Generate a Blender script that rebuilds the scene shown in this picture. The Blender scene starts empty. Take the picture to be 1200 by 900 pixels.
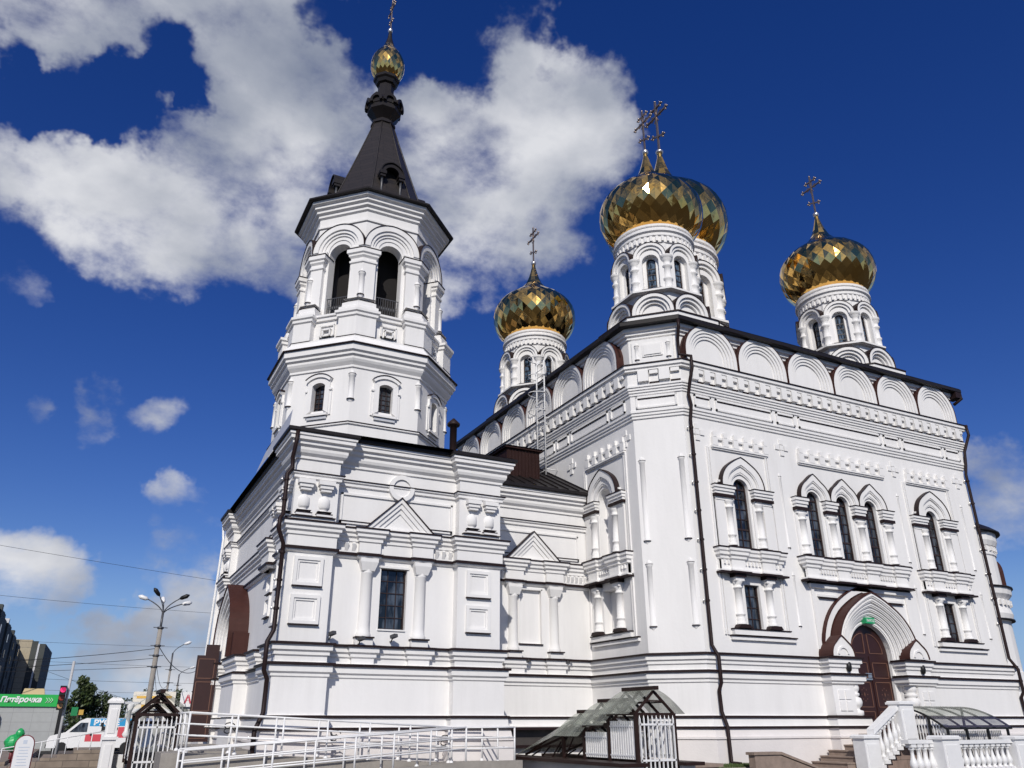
import bpy, bmesh, math, random
from mathutils import Vector, Matrix
from mathutils.geometry import tessellate_polygon
random.seed(7)
PI = math.pi
rad = math.radians
sc = bpy.context.scene
COL = sc.collection

# ------------------------------------------------------------------ camera
EYE = Vector((0, 0, 1.65))
YAW, PITCH, ROLL = 0.473724683, 0.404213034, 0.00228641
def cam_axes():
    cy, sy, cp, sp = math.cos(YAW), math.sin(YAW), math.cos(PITCH), math.sin(PITCH)
    fw = Vector((sy*cp, cy*cp, sp)); r = Vector((cy, -sy, 0)); d = fw.cross(r)
    cr, sr = math.cos(ROLL), math.sin(ROLL)
    return cr*r + sr*d, -sr*r + cr*d, fw
RT, DN, FW = cam_axes()
cam_d = bpy.data.cameras.new('camera'); cam = bpy.data.objects.new('camera', cam_d); COL.objects.link(cam)
m = Matrix.Identity(4)
for i in range(3):
    m[i][0] = RT[i]; m[i][1] = -DN[i]; m[i][2] = -FW[i]; m[i][3] = EYE[i]
cam.matrix_world = m
cam_d.sensor_width = 36; cam_d.lens = 36*929.88/1200; cam_d.clip_end = 6000; cam_d.clip_start = 0.1
sc.camera = cam

# ------------------------------------------------------------------ light
SUN_AZ, SUN_EL = rad(208), rad(35)          # compass azimuth measured from +Y towards +X
SDIR = Vector((math.sin(SUN_AZ)*math.cos(SUN_EL), math.cos(SUN_AZ)*math.cos(SUN_EL), math.sin(SUN_EL)))
sun_d = bpy.data.lights.new('sun', 'SUN'); sun = bpy.data.objects.new('sun', sun_d); COL.objects.link(sun)
sun.rotation_euler = SDIR.to_track_quat('Z', 'Y').to_euler(); sun.location = (0, 0, 60)
sun_d.energy = 3.45; sun_d.angle = rad(0.53); sun_d.color = (1.0, 0.955, 0.89)
sc.view_settings.view_transform = 'Standard'; sc.view_settings.look = 'None'
sc.view_settings.exposure = 0.0; sc.view_settings.gamma = 1.0

def px_dir(x, y):                            # direction in the world of a spot of sky
    v = RT*((x-600)/929.88) + DN*((y-450)/929.88) + FW
    return v.normalized()

def build_world():
    w = bpy.data.worlds.new("World"); sc.world = w; w.use_nodes = True
    nt = w.node_tree; N = nt.nodes; L = nt.links
    for n in list(N): N.remove(n)
    out = N.new('ShaderNodeOutputWorld'); bg = N.new('ShaderNodeBackground'); L.new(bg.outputs[0], out.inputs[0])
    sky = N.new('ShaderNodeTexSky'); sky.sky_type = 'NISHITA'; sky.sun_disc = False
    sky.sun_elevation = SUN_EL; sky.sun_rotation = SUN_AZ; sky.altitude = 100; sky.air_density = 1.0; sky.dust_density = 0.0; sky.ozone_density = 4.0
    hs = N.new('ShaderNodeHueSaturation'); hs.inputs['Hue'].default_value = 0.525; hs.inputs['Saturation'].default_value = 1.30; hs.inputs['Value'].default_value = 0.95
    L.new(sky.outputs[0], hs.inputs['Color'])
    tc = N.new('ShaderNodeTexCoord')
    wn = N.new('ShaderNodeTexNoise'); wn.inputs['Scale'].default_value = 9; wn.inputs['Detail'].default_value = 5; wn.inputs['Roughness'].default_value = .6; L.new(tc.outputs['Generated'], wn.inputs['Vector'])
    wv = N.new('ShaderNodeVectorMath'); wv.operation = 'MULTIPLY_ADD'; L.new(wn.outputs['Color'], wv.inputs[0]); wv.inputs[1].default_value = (.17, .17, .17); wv.inputs[2].default_value = (-.085, -.085, -.085)
    wa = N.new('ShaderNodeVectorMath'); wa.operation = 'ADD'; L.new(wv.outputs[0], wa.inputs[0]); L.new(tc.outputs['Generated'], wa.inputs[1])
    wz = N.new('ShaderNodeVectorMath'); wz.operation = 'NORMALIZE'; L.new(wa.outputs[0], wz.inputs[0])
    DW = wz.outputs[0]
    D = tc.outputs['Generated']
    def math_(op, a, b=None, c=None, clamp=False):
        n = N.new('ShaderNodeMath'); n.operation = op; n.use_clamp = clamp
        for i, v in enumerate((a, b, c)):
            if v is None: continue
            if isinstance(v, (int, float)): n.inputs[i].default_value = v
            else: L.new(v, n.inputs[i])
        return n.outputs[0]
    # cloud banks: (photo x, photo y, radius, weight)
    blobs = [(40,10,100,1),(160,0,70,.9),(270,20,95,1),(345,75,88,.95),(130,190,68,.88),(20,175,55,.85),(160,235,75,1),(240,240,80,1),(320,165,105,1),
             (420,130,80,.95),(290,285,45,.8),(340,260,60,.8),(170,290,30,.6),(400,50,60,.75),(510,120,80,.95),(570,110,75,1),(610,190,90,1),(655,150,65,1),(540,220,80,.9),(600,260,60,.8),(700,175,42,.9),
             (725,155,30,.9),(560,300,50,.7),(450,220,80,.8),(615,45,30,.45),(15,472,17,.55),(105,482,26,.45),(190,482,26,.45),(10,607,16,.5),(30,675,36,.8),(75,680,30,.8),
             (205,598,26,.65),(232,592,20,.6),(245,630,28,.6),(205,656,30,.65),(250,660,24,.6),(232,712,36,1),(180,748,36,.9),(115,758,32,.85),(248,750,40,1),(205,785,38,.9),(120,795,42,.9),(60,745,20,.6),(75,785,30,.75),(160,805,34,.85),(240,800,34,.9),(150,775,26,.9),(90,770,22,.8),(190,770,22,.9),
             (10,345,30,.35),(28,375,18,.3),(1165,543,34,.8),(1190,565,36,.85),(1170,595,34,.8),(1200,610,40,.9),(1215,560,30,.8),(235,85,20,.3),
             (-120,100,150,.9),(1450,800,120,.7),(500,-300,160,.8)]
    acc = None
    sky_blobs = []
    for (x, y, r, wt) in blobs:
        c = px_dir(x, y); e = px_dir(x+r*.707, y+r*.707)
        sky_blobs.append((c, math.acos(max(-1, min(1, c.dot(e)))), wt))
    # unseen clouds added behind and above the camera, for the domes to reflect
    for az, el_, r, wt in ((208,36,20,1.0),(180,48,15,.75),(238,48,15,.75),(165,20,10,.7),(252,18,12,.7),(205,66,14,.6),(285,35,10,.6),(130,35,10,.6),(310,20,12,.7),(20,84,14,.55),(300,60,12,.5),(110,58,12,.5),(100,20,14,.7)):
        a_, e_ = rad(az), rad(el_); sky_blobs.append((Vector((math.sin(a_)*math.cos(e_), math.cos(a_)*math.cos(e_), math.sin(e_))), rad(r), wt))
    for (c, ang, wt) in sky_blobs:
        dn = N.new('ShaderNodeVectorMath'); dn.operation = 'DOT_PRODUCT'; L.new(DW, dn.inputs[0]); dn.inputs[1].default_value = c
        mr = N.new('ShaderNodeMapRange'); mr.interpolation_type = 'SMOOTHSTEP'; mr.clamp = True
        L.new(dn.outputs['Value'], mr.inputs['Value'])
        mr.inputs['From Min'].default_value = math.cos(ang*1.9); mr.inputs['From Max'].default_value = math.cos(ang*0.15)
        mr.inputs['To Min'].default_value = 0; mr.inputs['To Max'].default_value = wt
        # soft union
        if acc is None: acc = mr.outputs[0]
        else:
            sm = N.new('ShaderNodeMath'); sm.operation = 'SMOOTH_MAX'; sm.inputs[2].default_value = 0.18
            L.new(acc, sm.inputs[0]); L.new(mr.outputs[0], sm.inputs[1]); acc = sm.outputs[0]
    # holes of blue between the banks
    for (x, y, r, wt) in [(215,85,34,.75),(20,90,42,.7),(80,100,44,.72),(140,100,38,.72),(390,15,22,.5),(230,130,16,.4),(465,40,45,.7),(540,40,45,.8),(640,100,12,.3)]:
        c = px_dir(x, y); e = px_dir(x+r*.707, y+r*.707)
        ang = math.acos(max(-1, min(1, c.dot(e))))
        dn = N.new('ShaderNodeVectorMath'); dn.operation = 'DOT_PRODUCT'; L.new(DW, dn.inputs[0]); dn.inputs[1].default_value = c
        mr = N.new('ShaderNodeMapRange'); mr.interpolation_type = 'SMOOTHSTEP'; mr.clamp = True
        L.new(dn.outputs['Value'], mr.inputs['Value'])
        mr.inputs['From Min'].default_value = math.cos(ang*1.9); mr.inputs['From Max'].default_value = math.cos(ang*0.1)
        mr.inputs['To Min'].default_value = 0; mr.inputs['To Max'].default_value = wt
        acc = math_('SUBTRACT', acc, mr.outputs[0])
    def noise(scale, detail, rough, dist=0.0, off=(0,0,0)):
        mp = N.new('ShaderNodeMapping'); mp.inputs['Location'].default_value = off; mp.inputs['Scale'].default_value = (1, 1, 1.5)
        L.new(D, mp.inputs['Vector'])
        n = N.new('ShaderNodeTexNoise'); n.inputs['Scale'].default_value = scale; n.inputs['Detail'].default_value = detail
        n.inputs['Roughness'].default_value = rough; n.inputs['Distortion'].default_value = dist
        L.new(mp.outputs[0], n.inputs['Vector']); return n.outputs['Fac']
    n1 = noise(7.0, 13, .57, .1)
    n2 = noise(28.0, 8, .62, .1, (3, 1, 2))
    e1 = math_('MULTIPLY_ADD', n1, 2.6, -1.30)
    e2 = math_('MULTIPLY_ADD', n2, 0.4, -0.20)
    dens = math_('ADD', math_('ADD', acc, e1), e2)
    cov = N.new('ShaderNodeMapRange'); cov.interpolation_type = 'SMOOTHSTEP'; L.new(dens, cov.inputs['Value'])
    cov.inputs['From Min'].default_value = 0.30; cov.inputs['From Max'].default_value = 1.16
    gate = math_('MULTIPLY_ADD', acc, 4.0, -0.75, clamp=True)
    coverage = math_('MULTIPLY', cov.outputs[0], gate)
    # cloud shade: thick parts greyer, with soft lumps
    n3 = noise(4.5, 7, .5, .1, (1.5, 4, .4))
    sh = math_('MULTIPLY_ADD', n3, 2.4, -0.54)
    sh2 = math_('MULTIPLY_ADD', dens, -0.10, sh, clamp=True)
    cr = N.new('ShaderNodeValToRGB'); L.new(sh2, cr.inputs[0])
    el = cr.color_ramp.elements
    el[0].position = 0.0; el[0].color = (0.20, 0.235, 0.33, 1)
    el[1].position = 0.85; el[1].color = (0.72, 0.73, 0.77, 1)
    e = el.new(0.42); e.color = (0.38, 0.41, 0.485, 1)
    bgs = N.new('ShaderNodeVectorMath'); bgs.operation = 'SCALE'; L.new(hs.outputs[0], bgs.inputs[0]); bgs.inputs['Scale'].default_value = SKY
    sx = N.new('ShaderNodeSeparateXYZ'); L.new(D, sx.inputs[0])
    hz = N.new('ShaderNodeMapRange'); hz.interpolation_type = 'SMOOTHSTEP'; L.new(sx.outputs['Z'], hz.inputs['Value']); hz.inputs['From Min'].default_value = 0.0; hz.inputs['From Max'].default_value = .20; hz.inputs['To Min'].default_value = .85; hz.inputs['To Max'].default_value = 0
    hm = N.new('ShaderNodeMix'); hm.data_type = 'RGBA'; L.new(hz.outputs[0], hm.inputs['Factor']); L.new(bgs.outputs[0], hm.inputs['A']); hm.inputs['B'].default_value = (.22, .37, .66, 1)
    mix = N.new('ShaderNodeMix'); mix.data_type = 'RGBA'
    L.new(coverage, mix.inputs['Factor']); L.new(hm.outputs['Result'], mix.inputs['A']); L.new(cr.outputs[0], mix.inputs['B'])
    L.new(mix.outputs['Result'], bg.inputs['Color']); bg.inputs['Strength'].default_value = 1.0
    w.cycles.sampling_method = 'MANUAL'; w.cycles.sample_map_resolution = 512
SKY = 0.085
build_world()

# ------------------------------------------------------------------ materials
def mat(name, color, rough=.6, metal=0.0, bump=0.0, bscale=20, var=0.0, vscale=3.0, spec=None, coat=0, streak=0.0):
    m = bpy.data.materials.new(name); m.use_nodes = True; nt = m.node_tree; N = nt.nodes; L = nt.links
    b = N['Principled BSDF']; b.inputs['Base Color'].default_value = (*color, 1); b.inputs['Roughness'].default_value = rough
    b.inputs['Metallic'].default_value = metal
    if spec is not None: b.inputs['Specular IOR Level'].default_value = spec
    if coat: b.inputs['Coat Weight'].default_value = coat
    tc = N.new('ShaderNodeTexCoord')
    if var:
        n = N.new('ShaderNodeTexNoise'); n.inputs['Scale'].default_value = vscale; n.inputs['Detail'].default_value = 8; n.inputs['Roughness'].default_value = .65
        if streak:
            mp = N.new('ShaderNodeMapping'); mp.inputs['Scale'].default_value = (1, 1, streak); L.new(tc.outputs['Object'], mp.inputs[0]); L.new(mp.outputs[0], n.inputs['Vector'])
        else: L.new(tc.outputs['Object'], n.inputs['Vector'])
        r = N.new('ShaderNodeValToRGB'); L.new(n.outputs['Fac'], r.inputs[0])
        r.color_ramp.elements[0].position = .3; r.color_ramp.elements[1].position = .7
        r.color_ramp.elements[0].color = (*[max(0, c*(1-var)) for c in color], 1)
        r.color_ramp.elements[1].color = (*[min(1, c*(1+var)) for c in color], 1)
        L.new(r.outputs[0], b.inputs['Base Color'])
    if bump:
        n = N.new('ShaderNodeTexNoise'); n.inputs['Scale'].default_value = bscale; n.inputs['Detail'].default_value = 6
        L.new(tc.outputs['Object'], n.inputs['Vector'])
        bp = N.new('ShaderNodeBump'); bp.inputs['Strength'].default_value = bump; bp.inputs['Distance'].default_value = .02
        L.new(n.outputs['Fac'], bp.inputs['Height']); L.new(bp.outputs[0], b.inputs['Normal'])
    return m

def tiled(name, c1, c2, mortar, sx, sy, rough=.85, ms=.015, offset=.5, rot=(0,0,0), var=.12, ob=True):
    m = bpy.data.materials.new(name); m.use_nodes = True; nt = m.node_tree; N = nt.nodes; L = nt.links
    b = N['Principled BSDF']; b.inputs['Roughness'].default_value = rough
    tc = N.new('ShaderNodeTexCoord'); mp = N.new('ShaderNodeMapping'); mp.inputs['Rotation'].default_value = rot
    L.new(tc.outputs['Object'], mp.inputs[0])
    br = N.new('ShaderNodeTexBrick'); br.inputs['Color1'].default_value = (*c1, 1); br.inputs['Color2'].default_value = (*c2, 1); br.inputs['Mortar'].default_value = (*mortar, 1)
    br.inputs['Scale'].default_value = 1; br.inputs['Brick Width'].default_value = sx; br.inputs['Row Height'].default_value = sy; br.inputs['Mortar Size'].default_value = ms; br.offset = offset
    L.new(mp.outputs[0], br.inputs['Vector'])
    n = N.new('ShaderNodeTexNoise'); n.inputs['Scale'].default_value = 4; n.inputs['Detail'].default_value = 9; L.new(tc.outputs['Object'], n.inputs['Vector'])
    mr = N.new('ShaderNodeMapRange'); L.new(n.outputs['Fac'], mr.inputs['Value']); mr.inputs['From Min'].default_value=.3; mr.inputs['From Max'].default_value=.7
    mr.inputs['To Min'].default_value = 1-var; mr.inputs['To Max'].default_value = 1+var
    vm = N.new('ShaderNodeVectorMath'); vm.operation = 'SCALE'; L.new(br.outputs['Color'], vm.inputs[0]); L.new(mr.outputs[0], vm.inputs['Scale'])
    L.new(vm.outputs[0], b.inputs['Base Color'])
    bp = N.new('ShaderNodeBump'); bp.inputs['Strength'].default_value = .6; bp.inputs['Distance'].default_value = .01; L.new(br.outputs['Fac'], bp.inputs['Height']); bp.invert = True
    L.new(bp.outputs[0], b.inputs['Normal'])
    return m

def glass_mat(name, c1, c2, scale=2.5):
    m = mat(name, c1, .06, 0, spec=.6, var=0)
    nt = m.node_tree; N = nt.nodes; L = nt.links; b = N['Principled BSDF']
    tc = N.new('ShaderNodeTexCoord'); v = N.new('ShaderNodeTexNoise'); v.inputs['Scale'].default_value = scale; v.inputs['Detail'].default_value = 3
    mp = N.new('ShaderNodeMapping'); mp.inputs['Scale'].default_value = (2.2, 2.2, .6); L.new(tc.outputs['Object'], mp.inputs[0]); L.new(mp.outputs[0], v.inputs['Vector'])
    r = N.new('ShaderNodeValToRGB'); L.new(v.outputs['Fac'], r.inputs[0])
    r.color_ramp.elements[0].position = .42; r.color_ramp.elements[0].color = (*c1, 1)
    r.color_ramp.elements[1].position = .62; r.color_ramp.elements[1].color = (*c2, 1)
    L.new(r.outputs[0], b.inputs['Base Color'])
    w = N.new('ShaderNodeTexNoise'); w.inputs['Scale'].default_value = 1.6; L.new(tc.outputs['Object'], w.inputs['Vector'])
    bp = N.new('ShaderNodeBump'); bp.inputs['Strength'].default_value = .12; bp.inputs['Distance'].default_value = .05; L.new(w.outputs['Fac'], bp.inputs['Height']); L.new(bp.outputs[0], b.inputs['Normal'])
    return m

WHITE = mat('white_painted_plaster', (.80, .785, .768), .85, bump=.16, bscale=9, var=.045, vscale=1.3, streak=.20)
PINKW = mat('foundation_plaster', (.74, .70, .68), .85, bump=.2, bscale=14, var=.04, vscale=1.2)
def add_streaks(m, amt=.07):
    nt = m.node_tree; N = nt.nodes; L = nt.links; b = N['Principled BSDF']; src = b.inputs['Base Color'].links[0].from_socket
    g = N.new('ShaderNodeNewGeometry'); mp = N.new('ShaderNodeMapping'); mp.inputs['Scale'].default_value = (5.5, 5.5, .35); L.new(g.outputs['Position'], mp.inputs[0])
    n = N.new('ShaderNodeTexNoise'); n.inputs['Scale'].default_value = 1.0; n.inputs['Detail'].default_value = 5; n.inputs['Roughness'].default_value = .6; L.new(mp.outputs[0], n.inputs['Vector'])
    n2 = N.new('ShaderNodeTexNoise'); n2.inputs['Scale'].default_value = .35; n2.inputs['Detail'].default_value = 3; L.new(g.outputs['Position'], n2.inputs['Vector'])
    mu = N.new('ShaderNodeMath'); mu.operation = 'MULTIPLY'; L.new(n.outputs['Fac'], mu.inputs[0]); L.new(n2.outputs['Fac'], mu.inputs[1])
    mr = N.new('ShaderNodeMapRange'); L.new(mu.outputs[0], mr.inputs['Value']); mr.inputs['From Min'].default_value = .24; mr.inputs['From Max'].default_value = .40; mr.inputs['To Max'].default_value = amt
    mx = N.new('ShaderNodeMix'); mx.data_type = 'RGBA'; L.new(mr.outputs[0], mx.inputs['Factor']); L.new(src, mx.inputs['A']); mx.inputs['B'].default_value = (.30, .28, .25, 1)
    L.new(mx.outputs['Result'], b.inputs['Base Color'])
add_streaks(WHITE, .07)
FLASH = mat('brown_metal_flashing', (.022, .012, .012), .5, 0, var=.15, spec=.2)
BROWN = mat('brown_painted_metal', (.055, .021, .017), .5, 0, var=.12, bump=.05, spec=.2)
ROOF = mat('dark_sheet_metal_roof', (.014, .011, .011), .45, 0, var=.2, bump=.1, spec=.3)
SPIRE = tiled('spire_metal_sheets', (.022, .0165, .0145), (.017, .013, .0115), (.008, .006, .006), .9, .22, .5, .012, .5, (PI/2, 0, 0), .1)
DARKBROWN = mat('dark_brown_ribbed_sheet', (.028, .012, .010), .5, 0, var=.12, spec=.2)
PALEROOF = mat('galvanised_sheet', (.62, .62, .62), .45, .3, var=.06)
GLASS = glass_mat('window_glass', (.006, .008, .012), (.075, .09, .115))
GLASSD = glass_mat('drum_window_glass', (.006, .008, .012), (.10, .15, .22), 6)
FRAMEB = mat('brown_window_frame', (.030, .016, .014), .45)
DOORM = mat('brown_door_leaf', (.034, .011, .009), .42, var=.12, bump=.05)
BEAD = mat('brass_door_bead', (.22, .11, .075), .45, .2)
GOLDR = mat('silver_ball', (.75, .72, .68), .3, .9)
CROSSM = mat('cross_metal', (.30, .24, .20), .38, .8)
IRON = mat('black_iron', (.012, .012, .013), .5, .3)
WMETAL = mat('white_painted_metal', (.78, .775, .77), .38, var=.04, vscale=6)
CONC = mat('grey_concrete', (.30, .275, .245), .9, bump=.3, bscale=18, var=.16, vscale=2.2)
DARKST = mat('dark_granite_strip', (.060, .052, .048), .55, bump=.2, var=.3, vscale=2)
STEPST = mat('brown_stone_step', (.27, .205, .165), .8, bump=.2, bscale=30, var=.2, vscale=5)
SIDEST = tiled('brown_stone_cladding', (.30, .215, .18), (.25, .185, .155), (.16, .12, .10), .62, .31, .75, .008, .5, (PI/2, 0, 0), .22)
PAVEST = tiled('sandy_paving_stone', (.27, .215, .165), (.235, .185, .145), (.13, .105, .085), .6, .16, .85, .008, .5, (PI/2, 0, 0), .18)
SILVER = mat('floodlight_grey', (.09, .09, .095), .45, .4)
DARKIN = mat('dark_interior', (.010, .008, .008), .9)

def gold_mat():
    m = mat('gilded_plate', (.60, .40, .12), .07, 1.0)
    nt = m.node_tree; N = nt.nodes; L = nt.links; b = N['Principled BSDF']
    g = N.new('ShaderNodeNewGeometry'); tc = N.new('ShaderNodeTexCoord')
    n = N.new('ShaderNodeTexNoise'); n.inputs['Scale'].default_value = 1.1; n.inputs['Detail'].default_value = 4; L.new(tc.outputs['Object'], n.inputs['Vector'])
    r = N.new('ShaderNodeValToRGB'); L.new(n.outputs['Fac'], r.inputs[0]); r.color_ramp.elements[0].position=.35; r.color_ramp.elements[1].position=.65
    r.color_ramp.elements[0].color = (.78, .46, .125, 1); r.color_ramp.elements[1].color = (.86, .56, .19, 1)
    L.new(r.outputs[0], b.inputs['Base Color'])
    w = N.new('ShaderNodeTexNoise'); w.inputs['Scale'].default_value = 2.3; w.inputs['Detail'].default_value = 2; L.new(tc.outputs['Object'], w.inputs['Vector'])
    bp = N.new('ShaderNodeBump'); bp.inputs['Strength'].default_value = .35; bp.inputs['Distance'].default_value = .03; L.new(w.outputs['Fac'], bp.inputs['Height']); L.new(bp.outputs[0], b.inputs['Normal'])
    return m
GOLD = gold_mat()
GOLD.node_tree.nodes['Principled BSDF'].inputs['Roughness'].default_value = .10

def canopy_mat(name, col, trans):
    m = bpy.data.materials.new(name); m.use_nodes = True; nt = m.node_tree; N = nt.nodes; L = nt.links
    b = N['Principled BSDF']; b.inputs['Base Color'].default_value = (*col, 1); b.inputs['Roughness'].default_value = .22
    t = N.new('ShaderNodeBsdfTransparent'); t.inputs[0].default_value = (.80, .82, .78, 1)
    mx = N.new('ShaderNodeMixShader'); L.new(t.outputs[0], mx.inputs[1]); L.new(b.outputs[0], mx.inputs[2])
    tc = N.new('ShaderNodeTexCoord'); n = N.new('ShaderNodeTexNoise'); n.inputs['Scale'].default_value = 2.0; n.inputs['Detail'].default_value = 7; L.new(tc.outputs['Object'], n.inputs['Vector'])
    mr = N.new('ShaderNodeMapRange'); L.new(n.outputs['Fac'], mr.inputs['Value']); mr.inputs['From Min'].default_value=.35; mr.inputs['From Max'].default_value=.65
    mr.inputs['To Min'].default_value = 1-trans-.12; mr.inputs['To Max'].default_value = 1-trans+.12; L.new(mr.outputs[0], mx.inputs[0])
    L.new(mx.outputs[0], N['Material Output'].inputs[0]); return m
POLY = canopy_mat('clouded_polycarbonate', (.30, .32, .27), .48)
CANB = mat('dark_brown_canopy_frame', (.026, .013, .011), .5, 0, var=.15, spec=.2)
POLYT = canopy_mat('tinted_polycarbonate', (.10, .09, .12), .5)

# ------------------------------------------------------------------ mesh helpers
class MB:
    def __init__(s): s.v = []; s.f = []; s.mi = []; s.sm = []; s.m = 0
    def add(s, vs, fs, smooth=False):
        o = len(s.v); s.v += [tuple(v) for v in vs]
        for f in fs: s.f.append(tuple(i+o for i in f)); s.mi.append(s.m); s.sm.append(smooth)
    def build(s, name, mats, parent=None, loc=None, label=None, recalc=True):
        me = bpy.data.meshes.new(name)
        vs = s.v
        if loc is not None: vs = [(x-loc[0], y-loc[1], z-loc[2]) for x, y, z in vs]
        me.from_pydata(vs, [], s.f)
        if not isinstance(mats, (list, tuple)): mats = [mats]
        for mm in mats: me.materials.append(mm)
        me.polygons.foreach_set('material_index', s.mi); me.polygons.foreach_set('use_smooth', s.sm)
        if recalc:
            bm = bmesh.new(); bm.from_mesh(me); bmesh.ops.recalc_face_normals(bm, faces=bm.faces[:]); bm.to_mesh(me); bm.free()
        me.update()
        o = bpy.data.objects.new(name, me); COL.objects.link(o)
        if loc is not None: o.location = loc
        if parent is not None:
            o.parent = parent
            if loc is not None: o.location = Vector(loc) - parent_world(parent)
            else: o.location = -parent_world(parent)
        if label: o['label'] = label
        return o

def parent_world(p):
    t = Vector((0, 0, 0)); 
    while p is not None: t += p.location; p = p.parent
    return t

def thing(name, label, cat, loc=(0,0,0), group=None):
    o = bpy.data.objects.new(name, None); COL.objects.link(o); o.location = loc; o.empty_display_size = .3
    tag(o, label, cat, group); return o
def tag(o, label, cat, group=None, kind=None):
    if label: o['label'] = label
    if cat: o['category'] = cat
    if group: o['group'] = group
    if kind: o['kind'] = kind
    return o

class Fr:      # wall frame: u along the wall, n outward, z up
    def __init__(s, ox, oy, ux, uy):
        l = math.hypot(ux, uy); s.o = (ox, oy); s.u = (ux/l, uy/l); s.n = (uy/l, -ux/l)
    def P(s, u, n, z): return (s.o[0]+s.u[0]*u+s.n[0]*n, s.o[1]+s.u[1]*u+s.n[1]*n, z)
    def sub(s, u, n=0): p = s.P(u, n, 0); return Fr(p[0], p[1], *s.u)

BOXF = [(0,1,3,2),(4,6,7,5),(0,4,5,1),(2,3,7,6),(0,2,6,4),(1,5,7,3)]
def box(mb, F, u0, u1, n0, n1, z0, z1):
    mb.add([F.P(u, n, z) for u in (u0, u1) for n in (n0, n1) for z in (z0, z1)], BOXF)
W0 = Fr(0, 0, 1, 0)
def wbox(mb, x0, x1, y0, y1, z0, z1):
    mb.add([(x, y, z) for x in (x0, x1) for y in (y0, y1) for z in (z0, z1)], BOXF)
def prism(mb, F, pts, n0, n1, sides=True, sidem=None):
    k = len(pts)
    mb.add([F.P(u, n1, z) for u, z in pts], [tuple(range(k))])
    mb.add([F.P(u, n0, z) for u, z in pts], [tuple(range(k))])
    if sides:
        om = mb.m
        if sidem is not None: mb.m = sidem
        mb.add([F.P(u, n, z) for u, z in pts for n in (n0, n1)], [(2*i, 2*i+1, (2*i+3) % (2*k), (2*i+2) % (2*k)) for i in range(k)])
        mb.m = om
def wall(mb, F, outer, holes, n=0, depth=.3, hm=None):
    loops = [outer]+holes
    flat = [p for l in loops for p in l]
    tris = tessellate_polygon([[Vector((p[0], p[1], 0)) for p in l] for l in loops])
    mb.add([F.P(u, n, z) for u, z in flat], [tuple(t) for t in tris])
    om = mb.m
    if hm is not None: mb.m = hm
    for h in holes:
        k = len(h)
        mb.add([F.P(u, nn, z) for u, z in h for nn in (n, n-depth)], [(2*i, 2*i+1, (2*i+3) % (2*k), (2*i+2) % (2*k)) for i in range(k)])
    mb.m = om
def arc(uc, zs, r, keel=0, leg=None, N=22, half=1.0, a0=0, a1=PI, ke=1.7):
    pts = []
    if leg is not None: pts.append((uc-r, leg))
    for i in range(N+1):
        th = a1-(a1-a0)*i/N
        rr = r*(1+keel*max(0, 1-abs(th-PI/2)/.55)**ke)
        pts.append((uc+rr*math.cos(th), zs+rr*math.sin(th)))
    if leg is not None: pts.append((uc+r, leg))
    return pts
def ring(mb, F, ci, co, n0, n1, outm=None, inner=True, nin=None, close=True):
    k = len(ci); ni = n0 if nin is None else nin
    mb.add([F.P(u, n1, z) for u, z in ci]+[F.P(u, n1, z) for u, z in co], [(i, i+1, k+i+1, k+i) for i in range(k-1)])
    om = mb.m
    if outm is not None: mb.m = outm
    mb.add([F.P(u, n1, z) for u, z in co]+[F.P(u, n0, z) for u, z in co], [(i, i+1, k+i+1, k+i) for i in range(k-1)])
    mb.m = om
    if inner: mb.add([F.P(u, n1, z) for u, z in ci]+[F.P(u, ni, z) for u, z in ci], [(i, i+1, k+i+1, k+i) for i in range(k-1)])
    if close:
        for e in (0, k-1):
            a, b = ci[e], co[e]
            mb.add([F.P(a[0], n0, a[1]), F.P(a[0], n1, a[1]), F.P(b[0], n1, b[1]), F.P(b[0], n0, b[1])], [(0,1,2,3)])
def rings(mb, F, uc, zs, spec, keel=0, leg=None, N=22, outm=None):
    """spec: list of (r_outer, n) from outside in; last r is the innermost edge"""
    for i in range(len(spec)-1):
        ro, n1 = spec[i]; ri, nn = spec[i+1]
        kk = keel[i] if isinstance(keel, (list, tuple)) else keel
        ki = keel[i+1] if isinstance(keel, (list, tuple)) else keel
        ring(mb, F, arc(uc, zs, ri, ki, leg, N), arc(uc, zs, ro, kk, leg, N), 0 if i == 0 else nn, n1, outm=outm if i == 0 else None, nin=nn, inner=True, close=(i == 0 or True))
def thinline(mb, F, pts, t, n0, n1):   # a thin lip over a curve
    co = []
    for i, p in enumerate(pts):
        a = pts[max(0, i-1)]; b = pts[min(len(pts)-1, i+1)]
        dx, dz = b[0]-a[0], b[1]-a[1]; l = math.hypot(dx, dz) or 1
        co.append((p[0]-dz/l*t, p[1]+dx/l*t))
    ring(mb, F, pts, co, n0, n1)

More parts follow.
